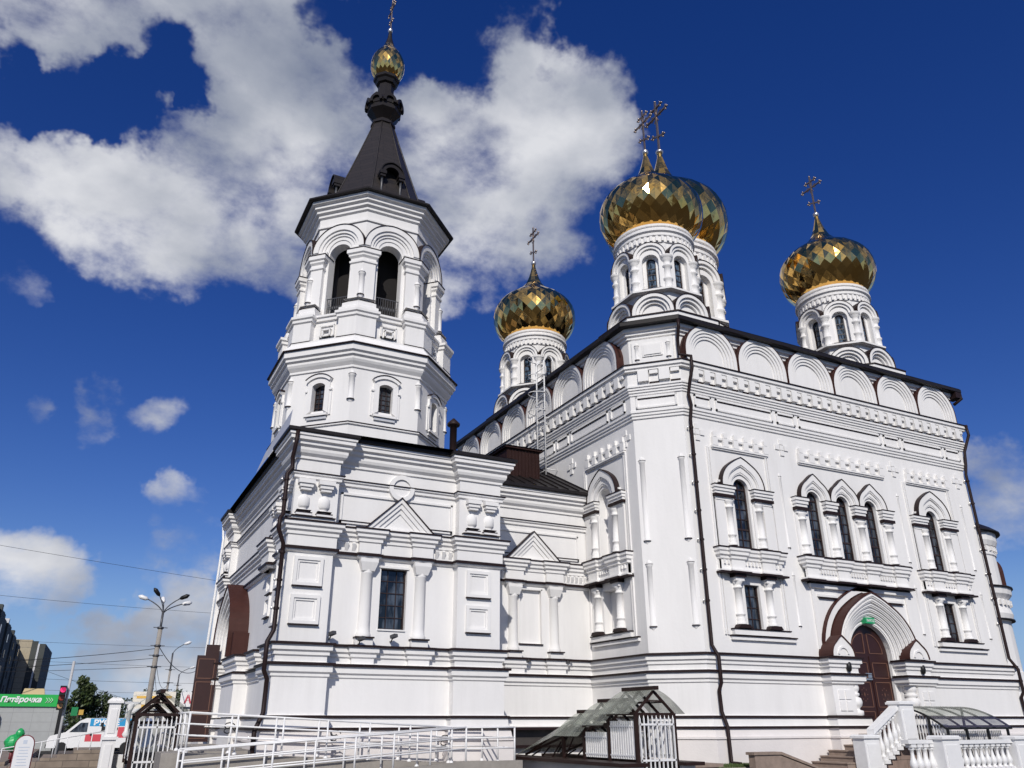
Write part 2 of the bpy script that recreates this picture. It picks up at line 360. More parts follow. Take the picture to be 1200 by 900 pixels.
def offset_path(path, d, closed):
    k = len(path); out = []
    for i in range(k):
        p = path[i]
        a = path[(i-1) % k] if (closed or i > 0) else None
        b = path[(i+1) % k] if (closed or i < k-1) else None
        ns = []
        for q0, q1 in ((a, p), (p, b)):
            if q0 is None or q1 is None: continue
            dx, dy = q1[0]-q0[0], q1[1]-q0[1]; l = math.hypot(dx, dy); ns.append((dy/l, -dx/l))
        if len(ns) == 1: n = ns[0]; out.append((p[0]+n[0]*d, p[1]+n[1]*d))
        else:
            sx, sy = ns[0][0]+ns[1][0], ns[0][1]+ns[1][1]; dd = 1+ns[0][0]*ns[1][0]+ns[0][1]*ns[1][1]
            out.append((p[0]+sx/dd*d, p[1]+sy/dd*d))
    return out
def sweep(mb, path, prof, closed=True, cap=True):
    k = len(path); rows = []
    cache = {}
    for (d, z) in prof:
        if d not in cache: cache[d] = offset_path(path, d, closed)
        rows.append([(x, y, z) for x, y in cache[d]])
    vs = [p for r in rows for p in r]; fs = []
    for j in range(len(prof)-1):
        for i in range(k if closed else k-1):
            i2 = (i+1) % k
            fs.append((j*k+i, j*k+i2, (j+1)*k+i2, (j+1)*k+i))
    mb.add(vs, fs)
    if not closed and cap:
        for i in (0, k-1):
            b = [(path[i][0], path[i][1], z) for d, z in (prof[0], prof[-1])]
            pts = [rows[j][i] for j in range(len(prof))]
            mb.add([b[0]]+pts+[b[1]], [tuple(range(len(pts)+2))])
def lathe(mb, cx, cy, prof, seg=16, ph=0, smooth=True, a0=0, a1=2*PI):
    full = abs(a1-a0-2*PI) < 1e-6; k = seg if full else seg+1
    vs = []
    for r, z in prof:
        for i in range(k):
            a = a0+(a1-a0)*i/seg+ph; vs.append((cx+r*math.cos(a), cy+r*math.sin(a), z))
    fs = []
    for j in range(len(prof)-1):
        for i in range(seg):
            i2 = (i+1) % k; fs.append((j*k+i, j*k+i2, (j+1)*k+i2, (j+1)*k+i))
    mb.add(vs, fs, smooth)
    if full:
        mb.add([vs[i] for i in range(k)], [tuple(range(k))]); mb.add([vs[(len(prof)-1)*k+i] for i in range(k)], [tuple(range(k))])
def tube(mb, pts, r, seg=8, smooth=True):
    pts = [Vector(p) for p in pts]; k = len(pts); rows = []; up = None
    for i, p in enumerate(pts):
        t = (pts[min(i+1, k-1)]-pts[max(i-1, 0)]).normalized()
        if up is None: up = Vector((0,0,1)) if abs(t.z) < .9 else Vector((1,0,0))
        a = t.cross(up).normalized(); b = t.cross(a).normalized(); up = -b if False else up
        rr = r[i] if isinstance(r, (list, tuple)) else r
        rows.append([p+a*rr*math.cos(2*PI*j/seg)+b*rr*math.sin(2*PI*j/seg) for j in range(seg)])
    vs = [v for row in rows for v in row]; fs = []
    for i in range(k-1):
        for j in range(seg): fs.append((i*seg+j, i*seg+(j+1) % seg, (i+1)*seg+(j+1) % seg, (i+1)*seg+j))
    fs.append(tuple(range(seg))); fs.append(tuple(range((k-1)*seg, k*seg)))
    mb.add(vs, fs, smooth)
def bar(mb, p, q, w, h=None):
    h = h or w; p, q = Vector(p), Vector(q); t = (q-p).normalized(); up = Vector((0,0,1)) if abs(t.z) < .95 else Vector((1,0,0))
    a = t.cross(up).normalized()*w/2; b = a.cross(t).normalized()*h/2
    mb.add([c+sa*a+sb*b for c in (p, q) for sa in (-1, 1) for sb in (-1, 1)], BOXF)
def octpath(a, cx, cy, n=8):
    t = a/math.cos(PI/n); return [(cx+t*math.cos(PI/n+2*PI*i/n), cy+t*math.sin(PI/n+2*PI*i/n)) for i in range(n)]
def faceframe(cx, cy, a, k, n=8):      # frame of octagon face k (0 = south), u runs ccw (east on the south face)
    ang = -PI/2+2*PI*k/n; nx, ny = math.cos(ang), math.sin(ang)
    return Fr(cx+nx*a, cy+ny*a, -ny, nx)
def text_mesh(name, body, size, F, u, n, z, material, parent=None, align='LEFT', shear=0, bold=0, ext=.01, xs=1.0):
    cu = bpy.data.curves.new(name, 'FONT'); cu.body = body; cu.size = size; cu.extrude = ext; cu.align_x = align; cu.shear = shear; cu.offset = bold; cu.resolution_u = 2
    t = bpy.data.objects.new(name, cu); COL.objects.link(t)
    bpy.context.view_layer.update()
    me = bpy.data.meshes.new_from_object(t.evaluated_get(bpy.context.evaluated_depsgraph_get()))
    bpy.data.objects.remove(t); bpy.data.curves.remove(cu)
    me.name = name
    for v in me.vertices: v.co = Vector(F.P(u+v.co.x*xs, n+v.co.z, z+v.co.y))
    me.materials.clear(); me.materials.append(material)
    o = bpy.data.objects.new(name, me); COL.objects.link(o)
    if parent is not None: o.parent = parent; o.location = -parent_world(parent)
    return o

# ================================================================== CHURCH
CH = thing('church', 'white orthodox church with gilded onion domes and a dark spired bell tower', 'church', (15.64, 28.06, 0))
WM = [WHITE, FLASH, BROWN]
X0, X1, Y0, Y1 = 15.64, 31.6, 20.0, 36.1
CHF = 1.22
cube_path = [(X0, Y0+CHF), (X0+CHF, Y0), (X1, Y0), (X1, Y1), (X0, Y1)]
FS = Fr(0, Y0, 1, 0)                 # u = world X
FW2 = Fr(X0, 0, 0, -1)               # west face: u = -Y, n = -X
FC = Fr(X0, Y0+CHF, CHF, -CHF)       # chamfer
FCL = math.hypot(CHF, CHF)

AW, AS, AZ = .33, 9.05, 6.96         # arched window half width, spring, bottom
WINS = [(19.05, AW), (22.45, .31), (23.93, .31), (25.40, .31), (28.85, .31)]
LOWS = [19.05, 28.85]
DC, DHW, DSP, DB = 24.05, 1.0, 3.80, 1.3
def archhole(uc, hw, sp, b, N=14): return [(uc-hw, b)]+arc(uc, sp, hw, 0, None, N)+[(uc+hw, b)]
def recthole(uc, hw, z0, z1): return [(uc-hw, z0), (uc-hw, z1), (uc+hw, z1), (uc+hw, z0)]

# ---- walls of the main cube
mb = MB()
holes = [archhole(u, h, AS, AZ) for u, h in WINS]+[recthole(u, .32, 4.38, 5.80) for u in LOWS]+[archhole(DC, DHW, DSP, DB)]+[recthole(19.75, .42, .55, 1.0)]
wall(mb, FS, [(X0+CHF, 0), (X1, 0), (X1, 15.0), (X0+CHF, 15.0)], holes, 0, .28)
WV = 23.20                          # axis of the blind west window
nh = [archhole(-WV, .40, 9.0, 6.96), recthole(-WV, .42, 4.38, 5.85)]
wall(mb, FW2, [(-Y1, 0), (-(Y0+CHF), 0), (-(Y0+CHF), 15.0), (-Y1, 15.0)], nh, 0, .30)
box(mb, FW2, -WV-.5, -WV+.5, -.40, -.30, 4.3, 9.6)
wall(mb, FC, [(0, 0), (FCL, 0), (FCL, 15.0), (0, 15.0)], [])
mb.add([(X1, Y0, 0), (X1, Y1, 0), (X0, Y1, 0), (X1, Y0, 15), (X1, Y1, 15), (X0, Y1, 15)], [(0,1,4,3), (1,2,5,4)])
mb.build('wall', [WHITE], CH)

# ---- base mouldings running round everything
BASE = [(.30, 0), (.30, 1.20), (.34, 1.22), (.34, 1.27), (.28, 1.29), (.24, 1.50)]
BASE2 = [(.24, 1.56), (.20, 1.58), (.18, 1.79)]
BASE3 = [(.16, 1.85), (.10, 1.87), (.10, 2.76), (.14, 2.79), (.14, 2.86), (.20, 2.90), (.20, 3.06)]
BASE4 = [(.16, 3.13), (.06, 3.15), (.06, 3.29), (.11, 3.32), (.11, 3.40), (.17, 3.44), (.17, 3.57)]
TOPB = [(.15, 3.63), (.0, 3.65), (-.05, 3.65)]
def flashes(mb, path, closed, zs):
    for d, z, t in zs: sweep(mb, path, [(-.02, z-.001), (d, z-.001), (d, z+t), (-.02, z+t+.03)], closed, False)
def base_mould(path, closed, name='base_moulding', lower=True):
    mb = MB()
    if lower:
        mb.m = 1; sweep(mb, path, BASE, closed, False); mb.m = 0
    for p in (BASE2, BASE3, BASE4+TOPB): sweep(mb, path, [(-.02, p[0][1])]+p+[(-.02, p[-1][1]+.002)], closed, True)
    mb.m = 2; flashes(mb, path, closed, [(.30, 1.50, .055), (.23, 1.79, .055), (.26, 3.065, .06), (.23, 3.575, .055)])
    mb.build(name, [WHITE, PINKW, FLASH], CH)
PJ = .55
main_base = [(26.35, Y0), (X1, Y0), (X1, Y1), (X0, Y1), (X0, Y0+CHF), (X0+CHF, Y0), (21.60, Y0)]
base_mould(main_base, False)
# piers of the south portal carry the same mouldings
def pier_mould(a, b, ca, cb):
    wide = [(a, Y0), (a, Y0-.40), (b, Y0-.40), (b, Y0)]; slim = [(ca, Y0), (ca, Y0-.40), (cb, Y0-.40), (cb, Y0)]
    mb = MB(); mb.m = 1; sweep(mb, wide, BASE, False, True); mb.m = 0
    sweep(mb, wide, [(-.02, 1.56)]+BASE2+[(-.02, 1.80)], False)
    sweep(mb, slim, [(-.02, 1.85), (.10, 1.87), (.10, 2.76), (.14, 2.79), (-.02, 2.80)], False)
    sweep(mb, wide, [(-.02, 2.79), (.10, 2.80), (.14, 2.82), (.14, 2.86), (.20, 2.90), (.20, 3.06), (-.02, 3.061)], False)
    sweep(mb, wide, [(-.02, 3.13)]+BASE4+TOPB+[(-.02, 3.652)], False)
    mb.m = 2; flashes(mb, wide, False, [(.30, 1.50, .055), (.23, 1.79, .055), (.26, 3.065, .06), (.23, 3.575, .055)])
    mb.build('portal_pier', [WHITE, PINKW, FLASH], CH)
pier_mould(21.60, 22.78, 21.60, 22.36); pier_mould(25.24, 26.35, 25.66, 26.35)
for a, b in ((21.60, 22.36), (25.66, 26.35)):
    mb = MB(); box(mb, FS, a+.005, b-.005, -.02, .395, 0, 3.60)
    c = (a+b)/2
    for z0, z1 in ((2.0, 2.28), (2.34, 2.62)):
        box(mb, FS, c-.27, c-.03, .40, .53, z0, z1); box(mb, FS, c+.03, c+.27, .40, .53, z0, z1)
    mb.build('portal_pier_core', [WHITE], CH)
# melon columns framing the door
for s in (-1, 1):
    mb = MB()
    cx = 22.62 if s < 0 else 25.42
    box(mb, FS, min(22.36, 22.78) if s < 0 else 25.24, 22.78 if s < 0 else 25.66, -.02, .12, 1.8, 2.85)
    lathe(mb, cx, Y0-.26, [(.24,1.85),(.26,1.9),(.26,2.0),(.16,2.03),(.16,2.08),(.24,2.15),(.27,2.26),(.24,2.38),(.15,2.43),(.21,2.46),(.21,2.53),(.16,2.56),(.21,2.62),(.23,2.70),(.21,2.80)], 14)
    
    mb.build('portal_column', [WHITE], CH)
# ogee portal hood
mb = MB()
pr_ = [(1.93, .50, .11, 3.66), (1.79, .45, .11, 3.68), (1.65, .38, .10, 3.70), (1.52, .31, .08, 3.72), (1.39, .24, .06, 3.75), (1.26, .17, .04, 3.78), (1.14, .10, .02, 3.81), (1.0, .02, 0, 3.80)]
for i in range(7):
    a_, b_ = pr_[i], pr_[i+1]
    ring(mb, FS, arc(DC, b_[3], b_[0], b_[2], 3.5, 30), arc(DC, a_[3], a_[0], a_[2], 3.5, 30), 0 if i == 0 else b_[1], a_[1], outm=2 if i == 0 else None, nin=b_[1])
    ring(mb, FS, arc(DC, b_[3], b_[0]+.04, b_[2], 3.5, 30), arc(DC, b_[3], b_[0]+.075, b_[2], 3.5, 30), a_[1]-.01, a_[1]+.03)
mb.m = 2
ring(mb, FS, arc(DC, 3.66, 1.935, .11, 3.5, 30), arc(DC, 3.66, 1.97, .11, 3.5, 30), 0, .53)
mb.m = 0; ring(mb, FS, arc(DC, 3.68, 2.0, .10, None, 30), arc(DC, 3.68, 2.22, .08, None, 30), 0, .12); mb.m = 2
thinline(mb, FS, arc(DC, 3.68, 2.22, .08, None, 30), .03, 0, .15)
mb.build('portal_hood', WM, CH)
# small keel gables at the foot of the hood
for c in (22.16, 25.82):
    mb = MB()
    out = arc(c, 3.66, .50, .26, None, 22, ke=1.5)
    prism(mb, FS, out, 0, .56, True, 1)
    thin = arc(c, 3.66, .53, .26, None, 22, ke=1.5); mb.m = 1; ring(mb, FS, out, thin, 0, .60); mb.m = 0
    ring(mb, FS, arc(c, 3.72, .19, 0, None, 12), arc(c, 3.72, .25, 0, None, 12), .55, .60)
    mb.build('keel_gable', [WHITE, BROWN], CH)
# door
dr = MB(); prism(dr, FS, [(DC-DHW, DB)]+arc(DC, DSP, DHW, 0, None, 18)+[(DC+DHW, DB)], -.20, -.10)
DOOR = dr.build('door', [DOORM], CH)
for s in (-1, 1):
    lf = MB(); a, b = (DC-DHW+.05, DC-.03) if s < 0 else (DC+.03, DC+DHW-.05)
    box(lf, FS, a, b, -.10, -.07, DB+.06, 3.75)
    L_ = lf.build('door_leaf', [DOORM], CH); 
    bd = MB()
    def frame_line(u0, u1, z0, z1, t=.022, n=-.07):
        for q in ((u0, u1, z0, z0+t), (u0, u1, z1-t, z1), (u0, u0+t, z0, z1), (u1-t, u1, z0, z1)): box(bd, FS, q[0], q[1], n, n+.015, q[2], q[3])
    for z0, z1 in ((1.42, 2.0), (2.12, 2.92), (3.04, 3.55)): frame_line(a+.09, b-.09, z0, z1)
    c = (a+b)/2
    for k in range(8):
        aa = k*PI/4; bd.add([FS.P(c+.14*math.cos(aa)+dx, -.05, 2.52+.2*math.sin(aa)+dz) for dx, dz in ((-.02,0),(0,-.03),(.02,0),(0,.03))], [(0,1,2,3)])
    bd.add([FS.P(c+dx, -.05, 2.52+dz) for dx, dz in ((-.03,0),(0,-.08),(.03,0),(0,.08))], [(0,1,2,3)])
    # upper quarter panel
    pts = [(DC+s*.12, 3.85)]+[(DC+s*(.10+.66*math.cos(t*PI/2/8)), 3.85+.66*math.sin(t*PI/2/8)) for t in range(9)]
    for i in range(len(pts)):
        p, q = pts[i], pts[(i+1) % len(pts)]; bar(bd, FS.P(p[0], -.09, p[1]), FS.P(q[0], -.09, q[1]), .02)
    o = bd.build('panel_beading', [BEAD], DOOR)
    L_.parent = DOOR; L_.location = -parent_world(DOOR)
hb = MB(); box(hb, FS, DC-.34, DC-.02, -.07, -.02, 2.98, 3.03); box(hb, FS, DC-.30, DC-.02, -.07, -.02, 3.16, 3.20); box(hb, FS, DC-.36, DC-.31, -.07, -.02, 3.0, 3.18); box(hb, FS, DC-.2, DC-.02, -.07, -.03, 3.05, 3.14)
hb.build('handle', [GOLDR], DOOR)

# ---- windows
def make_window(F, uc, hw, sp, b, n, cols, rows, arched=True, gm=GLASS, parent=CH, fw=.045, bar_w=.028):
    fr = MB()
    outer = [(uc-hw, b)]+(arc(uc, sp, hw, 0, None, 14) if arched else [(uc-hw, sp), (uc+hw, sp)])+[(uc+hw, b)]
    inn = [(uc-hw+fw, b+fw)]+(arc(uc, sp, hw-fw, 0, None, 14) if arched else [(uc-hw+fw, sp-fw), (uc+hw-fw, sp-fw)])+[(uc+hw-fw, b+fw)]
    ring(fr, F, inn+[inn[0]], outer+[outer[0]], n-.06, n+.02)
    for i in range(1, cols):
        u = uc-hw+2*hw*i/cols; top = sp + (math.sqrt(max(0, hw*hw-(u-uc)**2)) if arched else 0)
        box(fr, F, u-bar_w/2, u+bar_w/2, n-.04, n, b, top-.01)
    for j in range(1, rows):
        z = b+(sp-b)*j/rows; w = bar_w*(2.2 if (arched and j in (2, rows-0)) else 1); box(fr, F, uc-hw, uc+hw, n-.04, n-.003, z-w/2, z+w/2)
    if arched: box(fr, F, uc-hw, uc+hw, n-.04, n+.005, sp-.03, sp+.03)
    o = fr.build('window', [FRAMEB], parent)
    g = MB(); g.add([F.P(u, n-.03, z) for u, z in outer], [tuple(range(len(outer)))])
    g.build('glass', [gm], o)
    return o
for u, h in WINS: make_window(FS, u, h, AS, AZ, -.13, 2, 6)
for u in LOWS: make_window(FS, u, .32, 5.80, 4.38, -.13, 2, 4, False)
make_window(FS, 19.75, .42, 1.0, .55, -.15, 2, 1, False, fw=.03)

# ---- window surrounds
def column(mb, F, u, n, z0, z1, r=.15, cap=True, sq=False):
    """short engaged column with rings; z0..z1 total height of the shaft"""
    p = F.P(u, n, 0); h = z1-z0
    prof = [(r*1.25, z0), (r*1.25, z0+.06), (r*1.0, z0+.09), (r*1.15, z0+.16), (r*.95, z0+.20), (r*.95, z0+h*.20), (r*1.16, z0+h*.215), (r*1.16, z0+h*.245), (r*.92, z0+h*.26),
            (r*.90, z1-h*.17), (r*1.15, z1-h*.16), (r*1.15, z1-h*.13), (r*.9, z1-h*.12), (r*.92, z1-.10), (r*1.3, z1-.03), (r*1.3, z1)]
    lathe(mb, p[0], p[1], prof, 12)
def capital(mb, F, u0, u1, n, z0, z1, steps=3):
    """stepped impost with dark flashings above and below the necking"""
    h = z1-z0
    mb.m = 0
    box(mb, F, u0+.04, u1-.04, -.01, n-.03, z0, z0+h*.20)
    mb.m = 1; box(mb, F, u0-.02, u1+.02, -.01, n+.045, z0+h*.2, z0+h*.38); mb.m = 0
    box(mb, F, u0+.02, u1-.02, -.01, n, z0+h*.38, z0+h*.58); box(mb, F, u0-.01, u1+.01, -.01, n+.04, z0+h*.58, z0+h*.78); box(mb, F, u0-.04, u1+.04, -.01, n+.08, z0+h*.78, z1-.03)
    mb.m = 1; box(mb, F, u0-.05, u1+.05, -.01, n+.10, z1-.03, z1); mb.m = 0
def sill_band(mb, F, u0, u1, cols, z0=6.10, z1=6.93, cw=.28):
    """moulded sill with ressauts under the columns, small dentils, dark flashings"""
    path = [F.P(u0, 0, 0)[:2], F.P(u0, .14, 0)[:2]]
    for c in cols:
        for uu, nn in ((c-cw, .14), (c-cw, .24), (c+cw, .24), (c+cw, .14)): path.append(F.P(uu, nn, 0)[:2])
    path += [F.P(u1, .14, 0)[:2], F.P(u1, 0, 0)[:2]]
    sweep(mb, path, [(0, z0+.07), (.0, z0+.42), (.05, z0+.45), (.05, z0+.53), (.11, z0+.57), (.11, z0+.66), (.15, z0+.70), (.15, z1-.04)], False)
    sweep(mb, path, [(.06, z0), (.10, z0+.02), (.10, z0+.1), (.0, z0+.12)], False)
    mb.m = 1
    sweep(mb, path, [(-.1, z1-.04), (.17, z1-.04), (.17, z1-.0), (-.1, z1+.005)], False)
    sweep(mb, path, [(-.1, z0-.015), (.13, z0-.015), (.13, z0+.045), (-.1, z0+.07)], False); mb.m = 0
    box(mb, F, u0, u1, -.01, .132, z0+.05, z1-.045)
    edges = [u0+.04]+[x for c in cols for x in (c-cw, c+cw)]+[u1-.04]
    for i in range(0, len(edges), 2):
        a, b = edges[i], edges[i+1]; k = int((b-a)/.13)
        for j in range(k):
            u = a+(b-a)*(j+.5)/k; box(mb, F, u-.035, u+.035, .13, .20, z0+.28, z0+.41)
def dentil_row(mb, F, u0, u1, z0=10.38, z1=11.0, cnt=5):
    box(mb, F, u0, u1, -.01, .10, z0, z0+.07); box(mb, F, u0+.02, u1-.02, -.01, .06, z0-.05, z0)
    p = (u1-u0)/(cnt+.5)
    for i in range(cnt+1):
        u = u0+.04+i*p; box(mb, F, u, u+p*.48, -.01, .11, z0+.07, z0+.38); box(mb, F, u+.04, u+p*.48-.04, -.01, .12, z0+.38, z0+.56)
        if i < cnt: box(mb, F, u+p*.48+.02, u+p-.02, -.01, .085, z0+.30, z0+.38)
def brick_cross(mb, F, uc, zc, s=.34):
    q = s/3.2
    for i in range(-1, 2):
        for j in range(-1, 2):
            if i and j: continue
            w = s*.62; box(mb, F, uc+i*w-w/2+.012, uc+i*w+w/2-.012, -.01, .04, zc+j*w-w/2+.012, zc+j*w+w/2-.012)
def half_shaft(mb, F, u, z0, z1, r=.10):
    """thin round shaft with a pointed cap, half sunk in the wall"""
    p = F.P(u, -r*.45, 0)
    lathe(mb, p[0], p[1], [(r*1.05, z0), (r*1.05, z0+.04), (r*.9, z0+.06), (r*.9, z1-.05), (r*1.1, z1-.03), (r*1.1, z1+.03)], 10)
    lathe(mb, p[0], p[1], [(r*.3, z0-.16), (r*.95, z0-.025), (r*.95, z0)], 10)
    lathe(mb, p[0], p[1], [(r*.9, z1+.03), (r*.9, z1+.10), (r*.05, z1+.26)], 10)
    mb.m = 1; lathe(mb, p[0], p[1], [(r*1.2, z1+.03), (r*1.2, z1+.042)], 10); lathe(mb, p[0], p[1], [(r*1.2, z0-.025), (r*1.2, z0)], 10); mb.m = 0
def field(mb, F, u0, u1, z0, z1, n=.05, t=.06):
    """shallow raised outline round a window group"""
    box(mb, F, u0, u0+t, -.01, n, z0, z1); box(mb, F, u1-t, u1, -.01, n, z0, z1)

def aedicule(F, u, hw, keelr=.93, blind=False, two=True):
    mb = MB()
    field(mb, F, u-1.34, u-1.18, 4.2, 10.38); field(mb, F, u+1.28, u+1.44, 4.2, 10.38)
    dentil_row(mb, F, u-1.12, u+1.42)
    rings(mb, F, u, AS, [(keelr, .18), (.70, .15), (.66, .10), (.50, .08), (.46, .03), (hw, .0)], [.14,.14,.14,.10,.06,0], None, 24, outm=1)
    mb.m = 1; thinline(mb, F, arc(u, AS, keelr, .14, None, 24), .025, 0, .21); mb.m = 0
    for s in (-1, 1):
        a, b = (u-1.28, u-.44) if s < 0 else (u+.44, u+1.28)
        capital(mb, F, a, b, .15, 8.52, AS-.01)
        box(mb, F, min(u+s*.86, u+s*1.24), max(u+s*.86, u+s*1.24), -.01, .10, 6.95, 8.52)
        box(mb, F, min(u+s*.42, u+s*.84), max(u+s*.42, u+s*.84), -.01, .05, 6.95, 8.52)
        column(mb, F, u+s*.66, .06, 7.02, 8.52, .135)
        mb.m = 1; box(mb, F, u+s*.66-.22, u+s*.66+.22, -.01, .27, 6.925, 6.975); mb.m = 0
        box(mb, F, min(u+s*.92, u+s*1.0), max(u+s*.92, u+s*1.0), -.01, .10, 9.15, 9.22)
    sill_band(mb, F, u-1.30, u+1.34, [u-.66, u+.66])
    mb.m = 1; box(mb, F, u-hw-.05, u+hw+.05, -.28, .24, 6.93, 6.965); mb.m = 0
    for s in (-1, 1):
        column(mb, F, u+s*.66, .06, 4.52, 5.86, .135)
        box(mb, F, u+s*.66-.18, u+s*.66+.18, -.01, .22, 5.86, 5.98)
        mb.m = 1; box(mb, F, u+s*.66-.23, u+s*.66+.23, -.01, .28, 5.98, 6.085); mb.m = 0
        mb.m = 1; prism(mb, F, [(u+s*.66-.28, 4.40), (u+s*.66+.28, 4.40), (u+s*.66+.20, 4.51), (u+s*.66-.20, 4.51)], -.01, .24); mb.m = 0
    box(mb, F, u-1.05, u+1.30, -.01, .16, 4.20, 4.36); mb.m = 1; box(mb, F, u-1.08, u+1.33, -.01, .19, 4.36, 4.395); box(mb, F, u-1.15, u+1.62, -.01, .13, 4.155, 4.195); mb.m = 0
    box(mb, F, u-1.12, u+1.60, -.01, .09, 4.05, 4.155)
    mb.build('window_surround', WM, CH)
aedicule(FS, WINS[0][0], .33)
aedicule(FS, WINS[4][0], .31)
aedicule(FW2, -WV, .38, blind=True)

# the triple window
mb = MB()
us = [WINS[i][0] for i in (1, 2, 3)]
dentil_row(mb, FS, 21.95, 26.45, cnt=8)
for u in us:
    rings(mb, FS, u, AS, [(.735, .17), (.56, .14), (.52, .10), (.42, .08), (.39, .03), (.31, .0)], [.26,.22,.20,.12,.06,0], None, 20, outm=1)
    mb.m = 1; thinline(mb, FS, arc(u, AS, .735, .26, None, 24), .02, 0, .20); mb.m = 0
cu = [us[0]-.74, (us[0]+us[1])/2, (us[1]+us[2])/2, us[2]+.74]
for c in cu:
    capital(mb, FS, c-.29, c+.29, .15, 8.45, AS-.01)
    box(mb, FS, c-.28, c+.28, -.01, .05, 6.95, 8.45)
    column(mb, FS, c, .06, 7.02, 8.45, .145)
    mb.m = 1; box(mb, FS, c-.25, c+.25, -.01, .27, 6.925, 6.975); mb.m = 0
mb.m = 1; box(mb, FS, us[0]-.4, us[2]+.4, -.30, .26, 6.93, 6.965); mb.m = 0
sill_band(mb, FS, 21.55, 26.6, cu)
# frame strip below and blank field over the door
box(mb, FS, 21.6, 26.55, -.01, .12, 5.90, 6.03); mb.m = 1; box(mb, FS, 21.57, 26.58, -.01, .15, 6.03, 6.07); mb.m = 0
box(mb, FS, 21.68, 21.80, -.01, .06, 3.9, 5.90); box(mb, FS, 26.38, 26.50, -.01, .06, 3.9, 5.90)
for a, b in ((21.95, 22.9), (25.3, 26.2)):
    box(mb, FS, a, b, -.01, .05, 5.62, 5.70); mb.m = 1; box(mb, FS, a+.05, b, .0, .08, 5.56, 5.60); mb.m = 0
mb.build('window_surround', WM, CH)

# ---- corner shafts, brick crosses on the faces
for F_, us_, zz_, r_ in ((FC, (.20, FCL-.20), ((7.15, 9.85), (4.45, 6.35)), .12), (FS, (20.98, 27.1, 30.9), ((7.2, 9.7), (4.6, 6.2)), .07)):
    for u in us_:
        for z0, z1 in zz_:
            mb = MB(); half_shaft(mb, F_, u, z0, z1, r_); mb.build('wall_shaft', WM, CH)
for F_, u in [(FS, u) for u in (17.38, 21.25, 27.15, 31.0)]+[(FW2, -21.75), (FW2, -25.4)]:
    mb = MB(); brick_cross(mb, F_, u, 10.85); mb.build('brick_cross', [WHITE], CH)

# ---- frieze and main cornice
def open_cube_path(): return cube_path
mb = MB()
P_ = cube_path
sweep(mb, P_, [(0, 11.38), (.05, 11.40), (.05, 11.48), (.09, 11.50), (.09, 11.58), (.13, 11.60), (.13, 11.68), (.10, 11.70), (.10, 12.22), (.14, 12.24), (.14, 12.31), (.18, 12.33), (.18, 12.40), (.22, 12.42), (.22, 12.49), (.26, 12.51), (.26, 12.58), (.20, 12.60), (.20, 13.08),
               (.32, 13.10), (.32, 13.16), (.38, 13.20), (.38, 13.32)])
mb.m = 1; sweep(mb, P_, [(-.1, 13.32), (.42, 13.32), (.42, 13.355), (-.1, 13.40)]); mb.m = 0
def frieze_face(F, u0, u1, pitch=.52, panels=None):
    k = round((u1-u0)/pitch); p = (u1-u0)/k
    for i in range(k):
        u = u0+p*(i+.25); box(mb, F, u, u+p*.5, .19, .34, 12.68, 13.09)
        box(mb, F, u+p*.55, u+p*.95, .19, .30, 12.95, 13.09)
        mb.m = 3; box(mb, F, u+p*.52, u+p*.98, .19, .262, 12.595, 12.655); mb.m = 0  # dark boxes put in for the shaded undersides between the dentils
    for a, b in panels:
        for z0, z1 in ((11.74, 11.80), (12.12, 12.19)): box(mb, F, a, b, .09, .15, z0, z1)
        box(mb, F, a, a+.06, .09, .15, 11.74, 12.19); box(mb, F, b-.06, b, .09, .15, 11.74, 12.19)
        mb.m = 1; box(mb, F, a+.07, b-.07, .09, .125, 12.085, 12.118); mb.m = 0
frieze_face(FS, 17.05, 31.6, .52, [(17.3, 18.05), (18.25, 20.9), (21.1, 22.0), (22.2, 26.6), (26.8, 27.7), (27.9, 30.3), (30.5, 31.4)])
frieze_face(FW2, -36.0, -21.4, .52, [(-22.4, -21.5), (-25.2, -22.6), (-26.3, -25.4), (-30.8, -26.5), (-31.9, -31.0), (-35.8, -32.1)])
frieze_face(FC, .12, FCL-.12, .60, [(.15, FCL-.15)])
CORNM = mb.build('cornice', [WHITE, FLASH, BROWN, FLASH], CH)

# ---- attic with kokoshniki and the eaves
mb = MB()
ATT = [(-.02, 13.36), (-.02, 14.45), (.06, 14.48), (.06, 14.56), (.14, 14.60), (.14, 14.68), (.22, 14.72), (.22, 14.86)]
sweep(mb, P_, ATT)
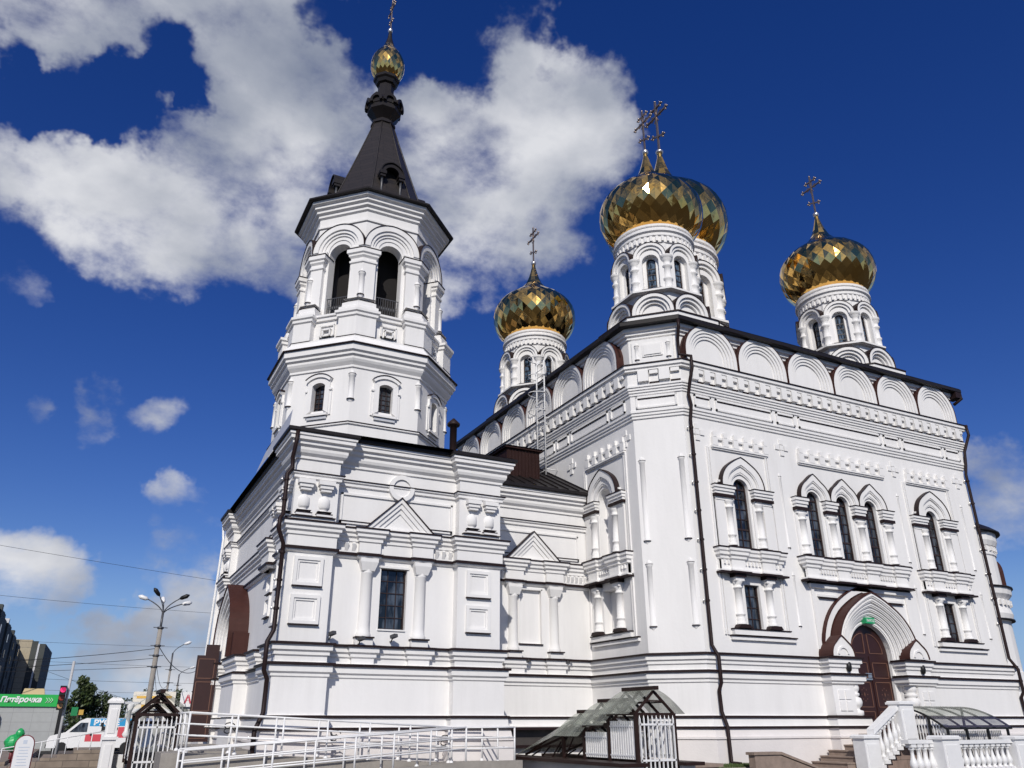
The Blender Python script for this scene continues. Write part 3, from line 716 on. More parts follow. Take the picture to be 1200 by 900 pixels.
# chamfer pier attic
box(mb, FC, .12, FCL-.12, -.02, .10, 13.40, 14.40)
box(mb, FC, FCL/2-.36, FCL/2+.36, .09, .14, 13.70, 14.20); box(mb, FC, FCL/2-.30, FCL/2+.30, .13, .17, 13.76, 14.14)
for u in (.30, FCL-.30): half_shaft(mb, FC.sub(0, .10), u, 13.62, 14.12, .09)
mb.m = 1; box(mb, FC, .12, FCL-.12, .1, .13, 13.40, 13.43); mb.m = 0
mb.build('attic', WM, CH)
def kokoshnik(F, uc, r=1.17, zs=13.78, base=13.37):
    mb = MB()
    mb.m = 1
    co = arc(uc, zs, r+.02, .03, base, 26); 
    ring(mb, F, arc(uc, zs, r-.1, .03, base, 26), co, -.6, .20)
    mb.m = 0
    spec = [(r, .30), (r*.87, .30), (r*.865, .26), (r*.77, .26), (r*.765, .22), (r*.675, .22), (r*.67, .18), (r*.585, .18)]
    # flat stepped rings
    for i in range(0, len(spec), 2):
        ro, n = spec[i]; ri = spec[i+1][0]
        ring(mb, F, arc(uc, zs, ri, 0, base, 26), arc(uc, zs, ro, .03 if i == 0 else 0, base, 26), .05, n)
    disc = arc(uc, zs, r*.585, 0, base, 26); prism(mb, F, disc, -.01, .13)
    mb.m = 1; thinline(mb, F, arc(uc, zs, r, .03, base, 26), .02, .1, .32)
    mb.build('kokoshnik', [WHITE, BROWN], CH)
for k in range(6): kokoshnik(FS, 18.16+2.43*k)
for k in range(6): kokoshnik(FW2, -(22.75+2.36*k))
mb = MB()
sweep(mb, P_, [(-.3, 14.86), (.40, 14.86), (.46, 14.88), (.46, 15.02), (.30, 15.06)])
# low pyramidal roof
r0 = offset_path(P_, .44, True); r1 = offset_path(P_, -4.6, True)
mb.add([(x, y, 15.05) for x, y in r0]+[(x, y, 17.2) for x, y in r1], [(i, (i+1) % 5, 5+(i+1) % 5, 5+i) for i in range(5)]+[(5,6,7,8,9)])
# gutter bracket at the south-east corner
mb.build('roof', [ROOF], CH)
mb = MB(); tube(mb, [(X1+.35, Y0-.35, 14.95), (X1+.42, Y0-.42, 14.6), (X1+.15, Y0-.2, 14.35)], .07, 6); box(mb, FS, X1+.05, X1+.45, .0, .45, 14.60, 14.86)
mb.build('gutter_outlet', [FLASH], CH)

# ---- downpipes
def downpipe(pts, r=.055, brackets=()):
    mb = MB(); tube(mb, pts, r, 8)
    for i in range(len(pts)-1):
        a, b = Vector(pts[i]), Vector(pts[i+1]); L_ = (b-a).length
        if L_ > 1.0:
            for k in range(int(L_/1.1)+1):
                p = a.lerp(b, (k+.3)/(L_/1.1+1)); lathe(mb, p.x, p.y, [(r*1.35, p.z-.03), (r*1.35, p.z+.03)], 8)
                mb.m = 1; lathe(mb, p.x-r*1.9, p.y+.05, [(.025, p.z-.03), (.035, p.z), (.02, p.z+.04)], 6); mb.m = 0
    mb.build('downpipe', [FLASH, GOLDR], CH)
cx, cy = X0+CHF+.03, Y0-.0
downpipe([(cx-.22, cy-.42, 14.85), (cx-.24, cy-.44, 14.55), (cx-.10, cy-.16, 14.2), (cx-.08, cy-.14, 13.62), (cx+.14, cy-.50, 13.45), (cx+.14, cy-.50, 13.0), (cx+.10, cy-.38, 12.6), (cx+.10, cy-.22, 12.1), (cx+.16, cy-.24, 11.7), (cx+.16, cy-.13, 11.2),
          (cx+.16, cy-.11, 3.85), (cx+.22, cy-.30, 3.5), (cx+.22, cy-.30, 2.75), (cx+.20, cy-.20, 2.55), (cx+.20, cy-.22, 1.95), (cx+.22, cy-.38, 1.55), (cx+.22, cy-.40, .62), (cx+.40, cy-.62, .56)], .058)
sx = X1+.06
downpipe([(sx+.2, cy-.42, 13.35), (sx+.22, cy-.44, 12.9), (sx+.05, cy-.2, 12.2), (sx-.05, cy-.18, 11.6), (sx-.10, cy-.12, 11.2), (sx-.10, cy-.11, 3.9), (sx, cy-.30, 3.5), (sx, cy-.30, 2.7), (sx-.02, cy-.18, 2.5), (sx, cy-.2, 1.95), (sx, cy-.38, 1.5), (sx, cy-.40, .3)], .06)

# ================================================================== DRUMS AND DOMES
def onion(cx, cy, prof, N=26):
    """diamond-plated onion; prof = [(r,z)...] sampled at half-diamond steps"""
    mb = MB(); rows = []
    rnd = random.Random(int(cx*7+cy*3))
    for j, (r, z) in enumerate(prof):
        off = .5*(j % 2)
        rows.append([(cx+r*(1+rnd.uniform(-.004, .004))*math.cos(2*PI*(i+off)/N), cy+r*(1+rnd.uniform(-.004, .004))*math.sin(2*PI*(i+off)/N), z+rnd.uniform(-.012, .012)) for i in range(N)])
    vs = [v for r in rows for v in r]; fs = []
    for j in range(len(rows)-2):
        for i in range(N):
            sh = (i+1) % N if j % 2 else i
            # diamond: bottom (j,i), sides row j+1, top (j+2,i)
            if j % 2 == 0: l, r = (i-1) % N, i
            else: l, r = i, (i+1) % N
            b, t = j*N+i, (j+2)*N+i; li, ri = (j+1)*N+l, (j+1)*N+r
            fs.append((b, ri, t, li))
    # close bottom half diamonds
    for i in range(N): fs.append((i, (i+1) % N, N+i))
    K = (len(rows)-1)*N
    e = (len(rows)-1) % 2
    for i in range(N):
        top = K-N
        fs.append((K+i, K+(i+1) % N, (top+(i+1) % N) if e else (top+i)))
    mb.add(vs, fs); return mb
def resample(ctrl, n):
    pts = [Vector((r, z, 0)) for r, z in ctrl]
    # catmull-rom dense
    dense = []
    for i in range(len(pts)-1):
        p0 = pts[max(0, i-1)]; p1 = pts[i]; p2 = pts[i+1]; p3 = pts[min(len(pts)-1, i+2)]
        for k in range(12):
            t = k/12; dense.append(.5*((2*p1)+(-p0+p2)*t+(2*p0-5*p1+4*p2-p3)*t*t+(-p0+3*p1-3*p2+p3)*t**3))
    dense.append(pts[-1])
    ln = [0]
    for i in range(1, len(dense)): ln.append(ln[-1]+(dense[i]-dense[i-1]).length/max(.30, dense[i].x)**.5)
    out = []
    for k in range(n):
        t = ln[-1]*k/(n-1); i = max(j for j in range(len(ln)) if ln[j] <= t+1e-9); i = min(i, len(dense)-2)
        f = (t-ln[i])/(ln[i+1]-ln[i]); p = dense[i].lerp(dense[i+1], min(1, f)); out.append((p.x, p.y))
    return out
def cross(cx, cy, z, h, parent=CH):
    mb = MB(); lathe(mb, cx, cy, [(.03, z-.12), (.10*h/2.4, z-.1), (.14*h/2.4, z-.02), (.15*h/2.4, z+.05), (.12*h/2.4, z+.12), (.03, z+.17)], 12)
    mb.build('cross_ball', [GOLDR], parent)
    mb = MB(); F = Fr(cx, cy, 0, 1)      # arms run north-south
    t = .034*h/2.4
    box(mb, F, -t, t, -t, t, z, z+h)
    def arm(zc, L_, tilt=0):
        bar(mb, F.P(-L_, 0, zc-tilt), F.P(L_, 0, zc+tilt), t*1.9)
        for s in (-1, 1):
            p = F.P(s*L_, 0, zc+s*tilt); 
            for dy, dz in ((s*.09, 0), (0, .09), (0, -.09)): 
                q = (p[0], p[1]+dy*h/2.4, p[2]+dz*h/2.4); bar(mb, p, q, t*1.4); lathe(mb, q[0], q[1], [(.01, q[2]-.05), (.05*h/2.4, q[2]), (.01, q[2]+.05)], 8)
    arm(z+h*.72, .24*h); arm(z+h*.88, .12*h); arm(z+h*.32, .12*h, .05*h)
    for k in range(8):   # small rays at the crossing
        a = k*PI/4+PI/8; bar(mb, F.P(0, 0, z+h*.72), F.P(.13*h*math.cos(a), 0, z+h*.72+.13*h*math.sin(a)), t*.8)
    p = F.P(0, 0, z+h); lathe(mb, p[0], p[1], [(.01, z+h-.02), (.05*h/2.4, z+h+.04), (.01, z+h+.1)], 8)
    mb.build('cross', [CROSSM], parent)

def drum(cx, cy, s=1.0, zb=15.05, N=8, lift=0.0, big=False):
    """octagonal arcaded drum: s = scale; heights measured from zb"""
    H = lambda z: zb+lift+(z-15.05)*s
    white = MB()
    # base slab
    A = 2.28*s
    o8 = lambda a: octpath(a*s, cx, cy)
    sweep(white, o8(2.0), [(.0, 15.0), (.0, H(15.40)), (.26*s, H(15.45)), (.26*s, H(15.60)), (.32*s, H(15.64)), (.32*s, H(15.82))])
    white.m = 1; sweep(white, o8(2.0), [(-1.2*s, H(15.82)+.02), (.36*s, H(15.82)), (.36*s, H(15.87)), (-1.2*s, H(15.98))]); white.m = 0
    sweep(white, o8(1.55), [(0, H(15.8)), (0, H(17.15)), (.25*s, H(17.15)), (.25*s, H(17.23)), (0, H(17.26))])
    wins = []
    for k in range(8):
        F = faceframe(cx, cy, 1.42*s, k)
        hw = 1.42*s*math.tan(PI/8)
        # lower kokoshnik of the face
        F2 = faceframe(cx, cy, 1.60*s, k)
        for i, (ro, ri, n) in enumerate(((.80,.66,.40),(.655,.54,.32),(.535,.44,.22))):
            ring(white, F2, arc(0, H(16.12), ri*s, 0, H(15.88), 18), arc(0, H(16.12), ro*s, .0, H(15.88), 18), .0, n*s)
        prism(white, F2, arc(0, H(16.12), .44*s, 0, H(15.88), 18), 0, .12*s)
        white.m = 1; thinline(white, F2, arc(0, H(16.12), .80*s, 0, H(15.88), 18), .02*s, -.2*s, .43*s); white.m = 0
        # arcade wall with the window opening
        ww = .19*s; wb, wt = H(17.33), H(18.62)
        wall(white, F, [(-hw, H(17.1)), (hw, H(17.1)), (hw, H(19.6)), (-hw, H(19.6))], [archhole(0, ww, wt, wb, 10)], 0, .12*s)
        # thick arched frame
        ring(white, F, arc(0, H(18.55), .33*s, 0, H(17.33), 16), arc(0, H(18.55), .52*s, 0, H(17.33), 16), 0, .20*s)
        rings(white, F, 0, H(18.72), [(.64*s, .34*s), (.53*s, .34*s), (.525*s, .27*s), (.42*s, .27*s), (.41*s, .18*s), (.33*s, .18*s)], 0, None, 18)
        white.m = 1; thinline(white, F, arc(0, H(18.72), .64*s, 0, None, 18), .02*s, 0, .36*s); box(white, F, -.40*s, .40*s, 0, .24*s, H(17.29), H(17.33)); white.m = 0
        # column at the corner
        Fc = faceframe(cx, cy, 0, k+.5)
        p = Fc.P(0, 1.66*s, 0); r = .15*s
        lathe(white, p[0], p[1], [(r*1.5, H(17.14)), (r*1.5, H(17.24)), (r*1.1, H(17.28)), (r*1.1, H(17.6)), (r*1.35, H(17.64)), (r*1.35, H(17.70)), (r*1.0, H(17.74)), (r*1.0, H(18.18)), (r*1.35, H(18.22)), (r*1.35, H(18.28)), (r*1.0, H(18.32)),
                                  (r*1.05, H(18.46)), (r*1.5, H(18.54)), (r*1.5, H(18.60)), (r*1.7, H(18.62)), (r*1.7, H(18.72))], 12)
        wins.append((F, ww, wt, wb))
    # cylindrical top: plain band, teeth, cornice
    lathe(white, cx, cy, [(1.50*s, H(18.9)), (1.50*s, H(19.46)), (1.56*s, H(19.48)), (1.56*s, H(19.74)), (1.62*s, H(19.78)), (1.62*s, H(19.90)), (1.70*s, H(19.96)), (1.70*s, H(20.06)), (1.60*s, H(20.10)), (1.60*s, H(20.18)), (1.66*s, H(20.20)), (1.66*s, H(20.30)), (1.35*s, H(20.32))], 48, smooth=False)
    nt = 44
    for i in range(nt):
        a = 2*PI*i/nt; F = Fr(cx+math.cos(a)*1.55*s, cy+math.sin(a)*1.55*s, -math.sin(a), math.cos(a))
        box(white, F, -.05*s, .05*s, -.02, .07*s, H(19.52), H(19.74))
    D_ = white.build('drum', [WHITE, FLASH], CH)
    for F, ww, wt, wb in wins:
        if F.n[1] > .8: continue
        w = MB(); outer = archhole(0, ww, wt, wb, 10); inn = archhole(0, ww-.035*s, wt, wb+.035*s, 10)
        ring(w, F, inn+[inn[0]], outer+[outer[0]], -.11*s, -.05*s)
        for j in range(1, 5): z = wb+(wt-wb)*j/5; box(w, F, -ww, ww, -.10*s, -.07*s, z-.014*s, z+.014*s)
        o = w.build('drum_window', [FRAMEB], CH)
        g = MB(); g.add([F.P(u, -.09*s, z) for u, z in outer], [tuple(range(len(outer)))]); g.build('glass', [GLASSD], o)
    # onion
    ctrl = [(1.30, 20.28), (1.56, 20.44), (1.93, 20.80), (2.15, 21.25), (2.21, 21.75), (2.09, 22.28), (1.74, 22.74), (1.26, 23.10), (.84, 23.40), (.55, 23.75)]
    ctrl = [(r*s, H(z)) for r, z in ctrl]
    prof = resample(ctrl, 21)
    o = onion(cx, cy, prof, 28).build('onion_dome', [GOLD], CH)
    t = MB(); lathe(t, cx, cy, [(.62*s, H(23.62)), (.55*s, H(23.70)), (.42*s, H(23.95)), (.30*s, H(24.25)), (.20*s, H(24.60)), (.11*s, H(24.95)), (.09*s, H(25.15))], 10, smooth=False)
    t.build('dome_neck', [GOLD], CH)
    cross(cx, cy, H(25.2), 2.35 if not big else 3.6)
drum(18.44, 22.80); drum(28.96, 22.80); drum(18.44, 33.30); drum(28.96, 33.30)
drum(23.70, 28.06, 1.45, 16.3, lift=0.0, big=True)

# ================================================================== NARTHEX AND LINK
BX0, BX1, BY0, BY1 = 4.45, 10.9, 22.1, 34.3
LY0, LY1 = 24.5, 31.6
BL = Fr(0, BY0+.30, 1, 0); LK = Fr(0, LY0, 1, 0); BW = Fr(BX0+.25, 0, 0, -1)
blk = [(4.45, 34.3), (4.45, 32.9), (4.7, 32.9), (4.7, 23.5), (4.45, 23.5), (4.45, 22.1), (5.7, 22.1), (5.7, 22.4), (9.5, 22.4), (9.5, 22.1), (10.9, 22.1), (10.9, 34.3)]
# mouldings break forward again under the window columns and the west pilasters
blkm = [(4.45, 34.3), (4.45, 32.9), (4.7, 32.9), (4.7, 25.9), (4.5, 25.9), (4.5, 24.9), (4.7, 24.9), (4.7, 23.5), (4.45, 23.5), (4.45, 22.1), (5.7, 22.1), (5.7, 22.4),
        (6.53, 22.4), (6.53, 22.27), (7.05, 22.27), (7.05, 22.4), (8.16, 22.4), (8.16, 22.27), (8.68, 22.27), (8.68, 22.4), (9.5, 22.4), (9.5, 22.1), (10.9, 22.1), (10.9, 34.3)]
lnk = [(10.9, 24.5), (15.64, 24.5)]
lnkm = [(10.9, 24.5), (12.28, 24.5), (12.28, 24.38), (12.85, 24.38), (12.85, 24.5), (13.86, 24.5), (13.86, 24.38), (14.42, 24.38), (14.42, 24.5), (15.64, 24.5)]
mb = MB()
wall(mb, BL, [(5.7, 0), (9.5, 0), (9.5, 9.3), (5.7, 9.3)], [recthole(7.62, .40, 4.10, 5.80)], 0, .25)
for a, b in zip(blk[:-1], blk[1:]):
    if a == (5.7, 22.4): continue
    mb.add([(a[0], a[1], 0), (b[0], b[1], 0), (b[0], b[1], 9.3), (a[0], a[1], 9.3)], [(0,1,2,3)])
mb.add([(10.9, 34.3, 0), (4.3, 34.3, 0), (4.3, 34.3, 9.3), (10.9, 34.3, 9.3)], [(0,1,2,3)])
wall(mb, LK, [(10.9, 0), (15.64, 0), (15.64, 9.3), (10.9, 9.3)], [recthole(13.24, .41, 4.10, 5.86)], 0, .10)
box(mb, LK, 12.7, 13.8, -.2, -.10, 4.0, 6.0)
mb.add([(10.9, 31.6, 0), (15.64, 31.6, 0), (15.64, 31.6, 9.3), (10.9, 31.6, 9.3)], [(0,1,2,3)])
mb.build('narthex_wall', [WHITE], CH)
base_mould(blk, False)
mb = MB(); p = BASE4+TOPB; sweep(mb, blkm, [(-.02, p[0][1])]+[(d-.004, z) for d, z in p]+[(-.02, p[-1][1])], False)
mb.m = 1; flashes(mb, blkm, False, [(.226, 3.577, .05)]); mb.build('base_moulding', [WHITE, FLASH], CH)
# the link has a dark stone strip instead of its lowest plinth
mb = MB()
sweep(mb, lnk, [(.1, .0), (.1, 1.02)], False)
for p in (BASE2, BASE3, BASE4+TOPB): sweep(mb, lnk if p[0][1] < 3 else lnkm, [(-.02, p[0][1])]+p+[(-.02, p[-1][1]+.002)], False)
sweep(mb, lnk, [(.0, 1.50), (.30, 1.50), (.30, 1.56), (.2, 1.58)], False)
mb.m = 2; flashes(mb, lnk, False, [(.34, 1.46, .08), (.23, 1.79, .055), (.26, 3.065, .06)]); flashes(mb, lnkm, False, [(.23, 3.575, .055)]); mb.m = 0
mb.build('base_moulding', [WHITE, PINKW, FLASH], CH)
mb = MB(); box(mb, LK, 10.9, 15.6, -.02, .06, 1.0, 1.50); box(mb, Fr(X0, 0, 0, -1), -24.5, -21.3, .30, .34, .98, 1.28); mb.m = 1
box(mb, LK, 10.9, 15.6, -.02, .30, .94, 1.02); box(mb, Fr(X0, 0, 0, -1), -24.5, -21.2, .30, .46, .92, .985)
mb.build('stone_strip', [DARKST, FLASH], CH)

# entablature (dark flashing below and above), attic lines, crowning cornice
def ent(path, name='entablature'):
    mb = MB()
    sweep(mb, path, [(-.02, 6.14), (.06, 6.16), (.06, 6.44), (.10, 6.47), (.10, 6.55), (.16, 6.60), (.16, 6.68), (.22, 6.72), (.22, 6.82), (-.02, 6.83)], False)
    sweep(mb, path, [(-.02, 5.98), (.05, 6.0), (.09, 6.04), (.09, 6.07), (-.02, 6.08)], False)
    mb.m = 1; flashes(mb, path, False, [(.13, 6.07, .065), (.25, 6.82, .035)]); mb.m = 0
    mb.build(name, [WHITE, FLASH], CH)
ent(blkm); ent(lnkm)
mb = MB()
for path in (blk, lnk):
    sweep(mb, path, [(-.02, 8.05), (.06, 8.08), (.06, 8.16), (.11, 8.19), (.11, 8.235), (-.02, 8.26)], False)
    mb.m = 1; flashes(mb, path, False, [(.14, 8.235, .025)]); mb.m = 0
    sweep(mb, path, [(-.02, 8.62), (.05, 8.65), (.05, 8.72), (.13, 8.80), (.16, 8.88), (.16, 8.96), (.24, 9.02), (.24, 9.10), (.32, 9.14), (.32, 9.24), (.36, 9.26), (.36, 9.33), (-.02, 9.34)], False)
mb.build('cornice', [WHITE, FLASH], CH)
mb = MB()      # eaves and roof of the block and of the link
ev = offset_path([(4.3, 34.3), (4.3, 22.1), (10.9, 22.1), (10.9, 34.3)], 0, True)
sweep(mb, blk, [(-.2, 9.34), (.38, 9.34), (.42, 9.36), (.42, 9.45), (.34, 9.48), (-.3, 9.62)], False)
mb.build('eaves', [ROOF], CH)
mb = MB()
e0 = [(4.12, 21.8), (11.2, 21.75), (11.2, 34.3), (4.12, 34.6)]
mb.add([(x, y, 9.49) for x, y in e0]+[(5.0, 25.1, 10.5), (10.6, 25.1, 10.5), (10.6, 31.0, 10.5), (5.0, 31.0, 10.5)], [(0,1,5,4), (1,2,6,5), (2,3,7,6), (3,0,4,7), (4,5,6,7)])
mb.build('narthex_roof', [ROOF], CH)
mb = MB(); mb.add([(4.12, 22.2, 9.53), (4.12, 27.2, 9.53), (4.30, 26.9, 10.2), (4.30, 22.9, 10.4)], [(0,1,2,3)])
mb.build('pale_roof_sheet', [PALEROOF], CH, label='pale galvanised roof sheet on the west edge of the narthex')
mb = MB()
sweep(mb, lnk, [(-.2, 9.33), (.42, 9.33), (.46, 9.36), (.46, 9.46), (.38, 9.49)], False)
mb.add([(10.9, 24.1, 9.47), (16.0, 24.1, 9.47), (16.0, 28.06, 11.5), (10.9, 28.06, 11.5), (16.0, 32.0, 9.47), (10.9, 32.0, 9.47)], [(0,1,2,3), (3,2,4,5)])
for k in range(11):      # standing seams
    x = 11.1+k*.45; bar(mb, (x, 24.15, 9.52), (x, 28.0, 11.50), .03, .05)
mb.build('link_roof', [ROOF], CH)
# roof dormer box and vents
mb = MB(); wbox(mb, 12.85, 14.25, 25.5, 27.2, 9.6, 11.25); 
for k in range(10): wbox(mb, 12.9+k*.145, 12.925+k*.145, 25.475, 25.5, 9.7, 11.25)
wbox(mb, 12.75, 14.35, 25.4, 27.3, 11.25, 11.33); mb.add([(12.7, 25.35, 11.33), (14.4, 25.35, 11.33), (14.4, 27.35, 11.33), (12.7, 27.35, 11.33), (13.2, 26.2, 11.55)], [(0,1,4), (1,2,4), (2,3,4), (3,0,4)])
mb.build('roof_hatch', [DARKBROWN], CH)
mb = MB(); lathe(mb, 9.83, 23.55, [(.12, 9.6), (.12, 10.95), (.20, 10.97), (.22, 11.0), (.22, 11.06), (.03, 11.25)], 12); mb.build('vent_pipe', [FLASH], CH)
mb = MB(); tube(mb, [(11.85, 24.9, 9.7), (11.85, 24.9, 10.25), (11.9, 24.85, 10.33), (12.0, 24.8, 10.33), (12.07, 24.75, 10.2)], .03, 6); mb.build('mast_hook', [WMETAL], CH)

# pilaster panels, paired balusters, recessed fields
def sq_panel(F, u0, u1, z0, z1):
    mb = MB(); t = .09
    for q in ((u0, u1, z0, z0+t), (u0, u1, z1-t, z1), (u0, u0+t, z0+t, z1-t), (u1-t, u1, z0+t, z1-t)): box(mb, F, q[0], q[1], -.005, .07, q[2], q[3])
    t2 = .06
    for q in ((u0+t, u1-t, z0+t, z0+t+t2), (u0+t, u1-t, z1-t-t2, z1-t), (u0+t, u0+t+t2, z0+t+t2, z1-t-t2), (u1-t-t2, u1-t, z0+t+t2, z1-t-t2)): box(mb, F, q[0], q[1], -.005, .035, q[2], q[3])
    mb.m = 1; box(mb, F, u0-.01, u1+.01, -.005, .09, z0-.03, z0)
    mb.build('square_panel', [WHITE, FLASH], CH)
def balusters(F, uc, n=0.0):
    mb = MB(); box(mb, F, uc-.60, uc+.60, n-.01, n+.10, 6.90, 6.96); mb.m = 1; box(mb, F, uc-.62, uc+.62, n-.01, n+.16, 6.96, 6.985); mb.m = 0
    mb.build('baluster_shelf', [WHITE, FLASH], CH)
    for s in (-.29, .29):
        mb = MB(); p = F.P(uc+s, n-.10, 0)
        box(mb, F, uc+s-.22, uc+s+.22, n-.01, n+.15, 7.0, 7.06); mb.m = 1; box(mb, F, uc+s-.23, uc+s+.23, n-.01, n+.16, 7.06, 7.085); box(mb, F, uc+s-.20, uc+s+.20, n-.01, n+.14, 7.13, 7.15); mb.m = 0
        lathe(mb, p[0], p[1], [(.15, 7.09), (.15, 7.19), (.13, 7.21), (.17, 7.24), (.195, 7.29), (.20, 7.40), (.195, 7.52), (.15, 7.57), (.12, 7.62), (.13, 7.72)], 16)
        box(mb, F, uc+s-.15, uc+s+.15, n-.01, n+.14, 7.72, 7.80); box(mb, F, uc+s-.19, uc+s+.19, n-.01, n+.18, 7.80, 7.90); box(mb, F, uc+s-.23, uc+s+.23, n-.01, n+.22, 7.90, 8.02)
        mb.build('wall_baluster', [WHITE, FLASH], CH)
BP = Fr(0, BY0, 1, 0)
for u0, u1 in ((4.64, 5.44), (9.78, 10.56)):
    sq_panel(BP, u0, u1, 5.10, 5.88); sq_panel(BP, u0, u1, 4.10, 4.86)
balusters(BP, 5.03); balusters(BP, 10.22)
BPW = Fr(BX0, 0, 0, -1)
for y in (22.8, 33.6):
    sq_panel(BPW, -y-.35, -y+.35, 5.10, 5.88); sq_panel(BPW, -y-.35, -y+.35, 4.10, 4.86); balusters(BPW, -y)
for y in (25.4,):
    balusters(BW, -y, .0); 
    sq_panel(BW, -y-.35, -y+.35, 4.6, 5.2); sq_panel(BW, -y-.35, -y+.35, 5.3, 5.88)
def frame_field(F, u0, u1, z0, z1):
    mb = MB()
    for q in ((u0, u1, z1-.06, z1), (u0, u1, z0, z0+.06), (u0, u0+.06, z0, z1), (u1-.06, u1, z0, z1)): box(mb, F, q[0], q[1], -.005, .05, q[2], q[3])
    mb.m = 1; box(mb, F, u0, u1, -.005, .07, z0+.06, z0+.085); mb.m = 0
    mb.build('framed_field', [WHITE, FLASH], CH)
frame_field(BL, 5.86, 9.38, 6.98, 7.88); frame_field(LK, 11.2, 15.22, 6.98, 7.88)
def pediment(F, uc, hw, z0, z1):
    mb = MB()
    def tri(k): return [(uc-hw*k, z0), (uc, z0+(z1-z0)*k), (uc+hw*k, z0)]
    prev = 1.0
    for k0, k1, n in ((1, .86, .22), (.86, .70, .17), (.70, .54, .12), (.54, .40, .08)):
        ring(mb, F, tri(k1), tri(k0), 0, n)
    prism(mb, F, tri(.40), -.01, .079)
    mb.m = 1; thinline(mb, F, tri(1), .03, 0, .26); mb.m = 0
    box(mb, F, uc-hw-.02, uc+hw+.02, -.01, .235, z0-.03, z0+.012); box(mb, F, uc-hw*.84, uc+hw*.84, -.01, .18, z0+.012, z0+.06)
    mb.build('pediment', [WHITE, FLASH], CH)
pediment(BL, 7.66, 1.04, 6.87, 7.86); pediment(LK, 13.30, 1.02, 6.87, 7.84)
mb = MB()
c = [(7.68+.40*math.cos(t*2*PI/28), 8.20+.40*math.sin(t*2*PI/28)) for t in range(29)]; ci = [(7.68+.27*math.cos(t*2*PI/28), 8.20+.27*math.sin(t*2*PI/28)) for t in range(29)]
ring(mb, BL, ci, c, 0, .13, close=False); prism(mb, BL, ci[:-1], -.01, .075); 
mb.build('round_medallion', [WHITE, FLASH], CH)
for F, rg in ((BL, ((5.80, 6.44), (8.78, 9.44))), (LK, ((11.3, 12.24), (14.46, 15.5)))):
    for a, b in rg:
        mb = MB(); k = int((b-a)/.17)
        for j in range(k):
            u = a+(b-a)*(j+.5)/k; mb.add([F.P(u-.05, .05, 6.17), F.P(u+.05, .05, 6.17), F.P(u+.05, .15, 6.40), F.P(u-.05, .15, 6.40), F.P(u-.05, .05, 6.46), F.P(u+.05, .05, 6.46)], [(0,1,2,3), (3,2,5,4), (0,3,4), (1,5,2)])
        mb.build('dentil_course', [WHITE], CH)
def big_column(F, u, n=.02, z0=3.86, z1=6.0):
    mb = MB(); p = F.P(u, n, 0); r = .17
    lathe(mb, p[0], p[1], [(r*1.25, z0), (r*1.3, z0+.06), (r*1.1, z0+.12), (r*.98, z0+.30), (r*.94, z1-.42), (r*1.02, z1-.40), (r*1.02, z1-.36), (r*.98, z1-.34), (r*1.25, z1-.08), (r*1.25, z1)], 18)
    box(mb, F, u-.26, u+.26, -.01, .25, z1-.10, z1); 
    mb.add([F.P(u-.18, 0, z1-.34), F.P(u-.18, .18, z1-.34), F.P(u+.18, .18, z1-.34), F.P(u+.18, 0, z1-.34), F.P(u-.26, 0, z1-.10), F.P(u-.26, .25, z1-.10), F.P(u+.26, .25, z1-.10), F.P(u+.26, 0, z1-.10)], [(0,1,5,4), (1,2,6,5), (2,3,7,6), (0,1,2,3)])
    mb.m = 1; box(mb, F, u-.27, u+.27, -.01, .27, z0-.04, z0-.0); mb.m = 0
    box(mb, F, u-.25, u+.25, -.01, .20, 3.64, z0-.04)
    mb.build('column', [WHITE, FLASH], CH)
for u in (6.79, 8.42): big_column(BL, u)
for u in (12.56, 14.14): big_column(LK, u)

make_window(BL, 7.62, .40, 5.80, 4.10, -.16, 3, 5, False, fw=.04, bar_w=.022)
mb = MB(); box(mb, BL, 7.18, 8.06, -.01, .04, 5.80, 5.86); mb.build('window_lintel', [WHITE], CH); mb = MB(); box(mb, BL, 7.20, 8.02, -.2, .04, 4.06, 4.10); mb.build('window_sill', [WHITE], CH); mb = MB()
for q in ((12.78, 12.83, 4.1, 5.9), (13.65, 13.70, 4.1, 5.9), (12.78, 13.70, 5.86, 5.92)): box(mb, LK, q[0], q[1], -.01, .035, q[2], q[3])
mb.m = 1; box(mb, LK, 12.78, 13.70, -.01, .05, 4.06, 4.10)
mb.build('window_trim', [WHITE, FLASH], CH)
# west portal: brown hood, stepped arch, open door leaf
mb = MB(); WC = -30.0
rings(mb, BW, WC, 4.25, [(1.62, .60), (1.46, .54), (1.32, .46), (1.18, .38), (1.04, .28), (.92, .16)], [.16,.15,.12,.08,.04,0], 3.66, 24, outm=1)
mb.m = 1; ring(mb, BW, arc(WC, 4.25, 1.62, .16, 3.66, 24), arc(WC, 4.25, 1.68, .16, 3.66, 24), 0, .64)
box(mb, BW, WC+1.68, WC+1.95, 0, .50, 3.66, 4.4)
mb.build('portal_hood', [WHITE, BROWN], CH)
for s in (-1, 1):
    mb = MB(); a, b = sorted((WC+s*1.05, WC+s*(3.2 if s > 0 else 2.0)))
    pth = [BW.P(b, 0, 0)[:2], BW.P(b, .42, 0)[:2], BW.P(a, .42, 0)[:2], BW.P(a, 0, 0)[:2]][::-1]
    for p in ([(.04, .0), (.04, 1.5)], BASE2, BASE3, BASE4+TOPB): sweep(mb, pth, [(-.02, p[0][1])]+p+[(-.02, p[-1][1]+.002)], False)
    box(mb, BW, a+.002, b-.002, 0, .419, 0, 3.62)
    box(mb, BW, a+.25, b-.35, .41, .47, 1.95, 2.70)
    mb.m = 1; flashes(mb, pth, False, [(.24, 3.065, .04), (.21, 3.575, .05)]); mb.m = 0
    mb.build('portal_pier', [WHITE, FLASH], CH)
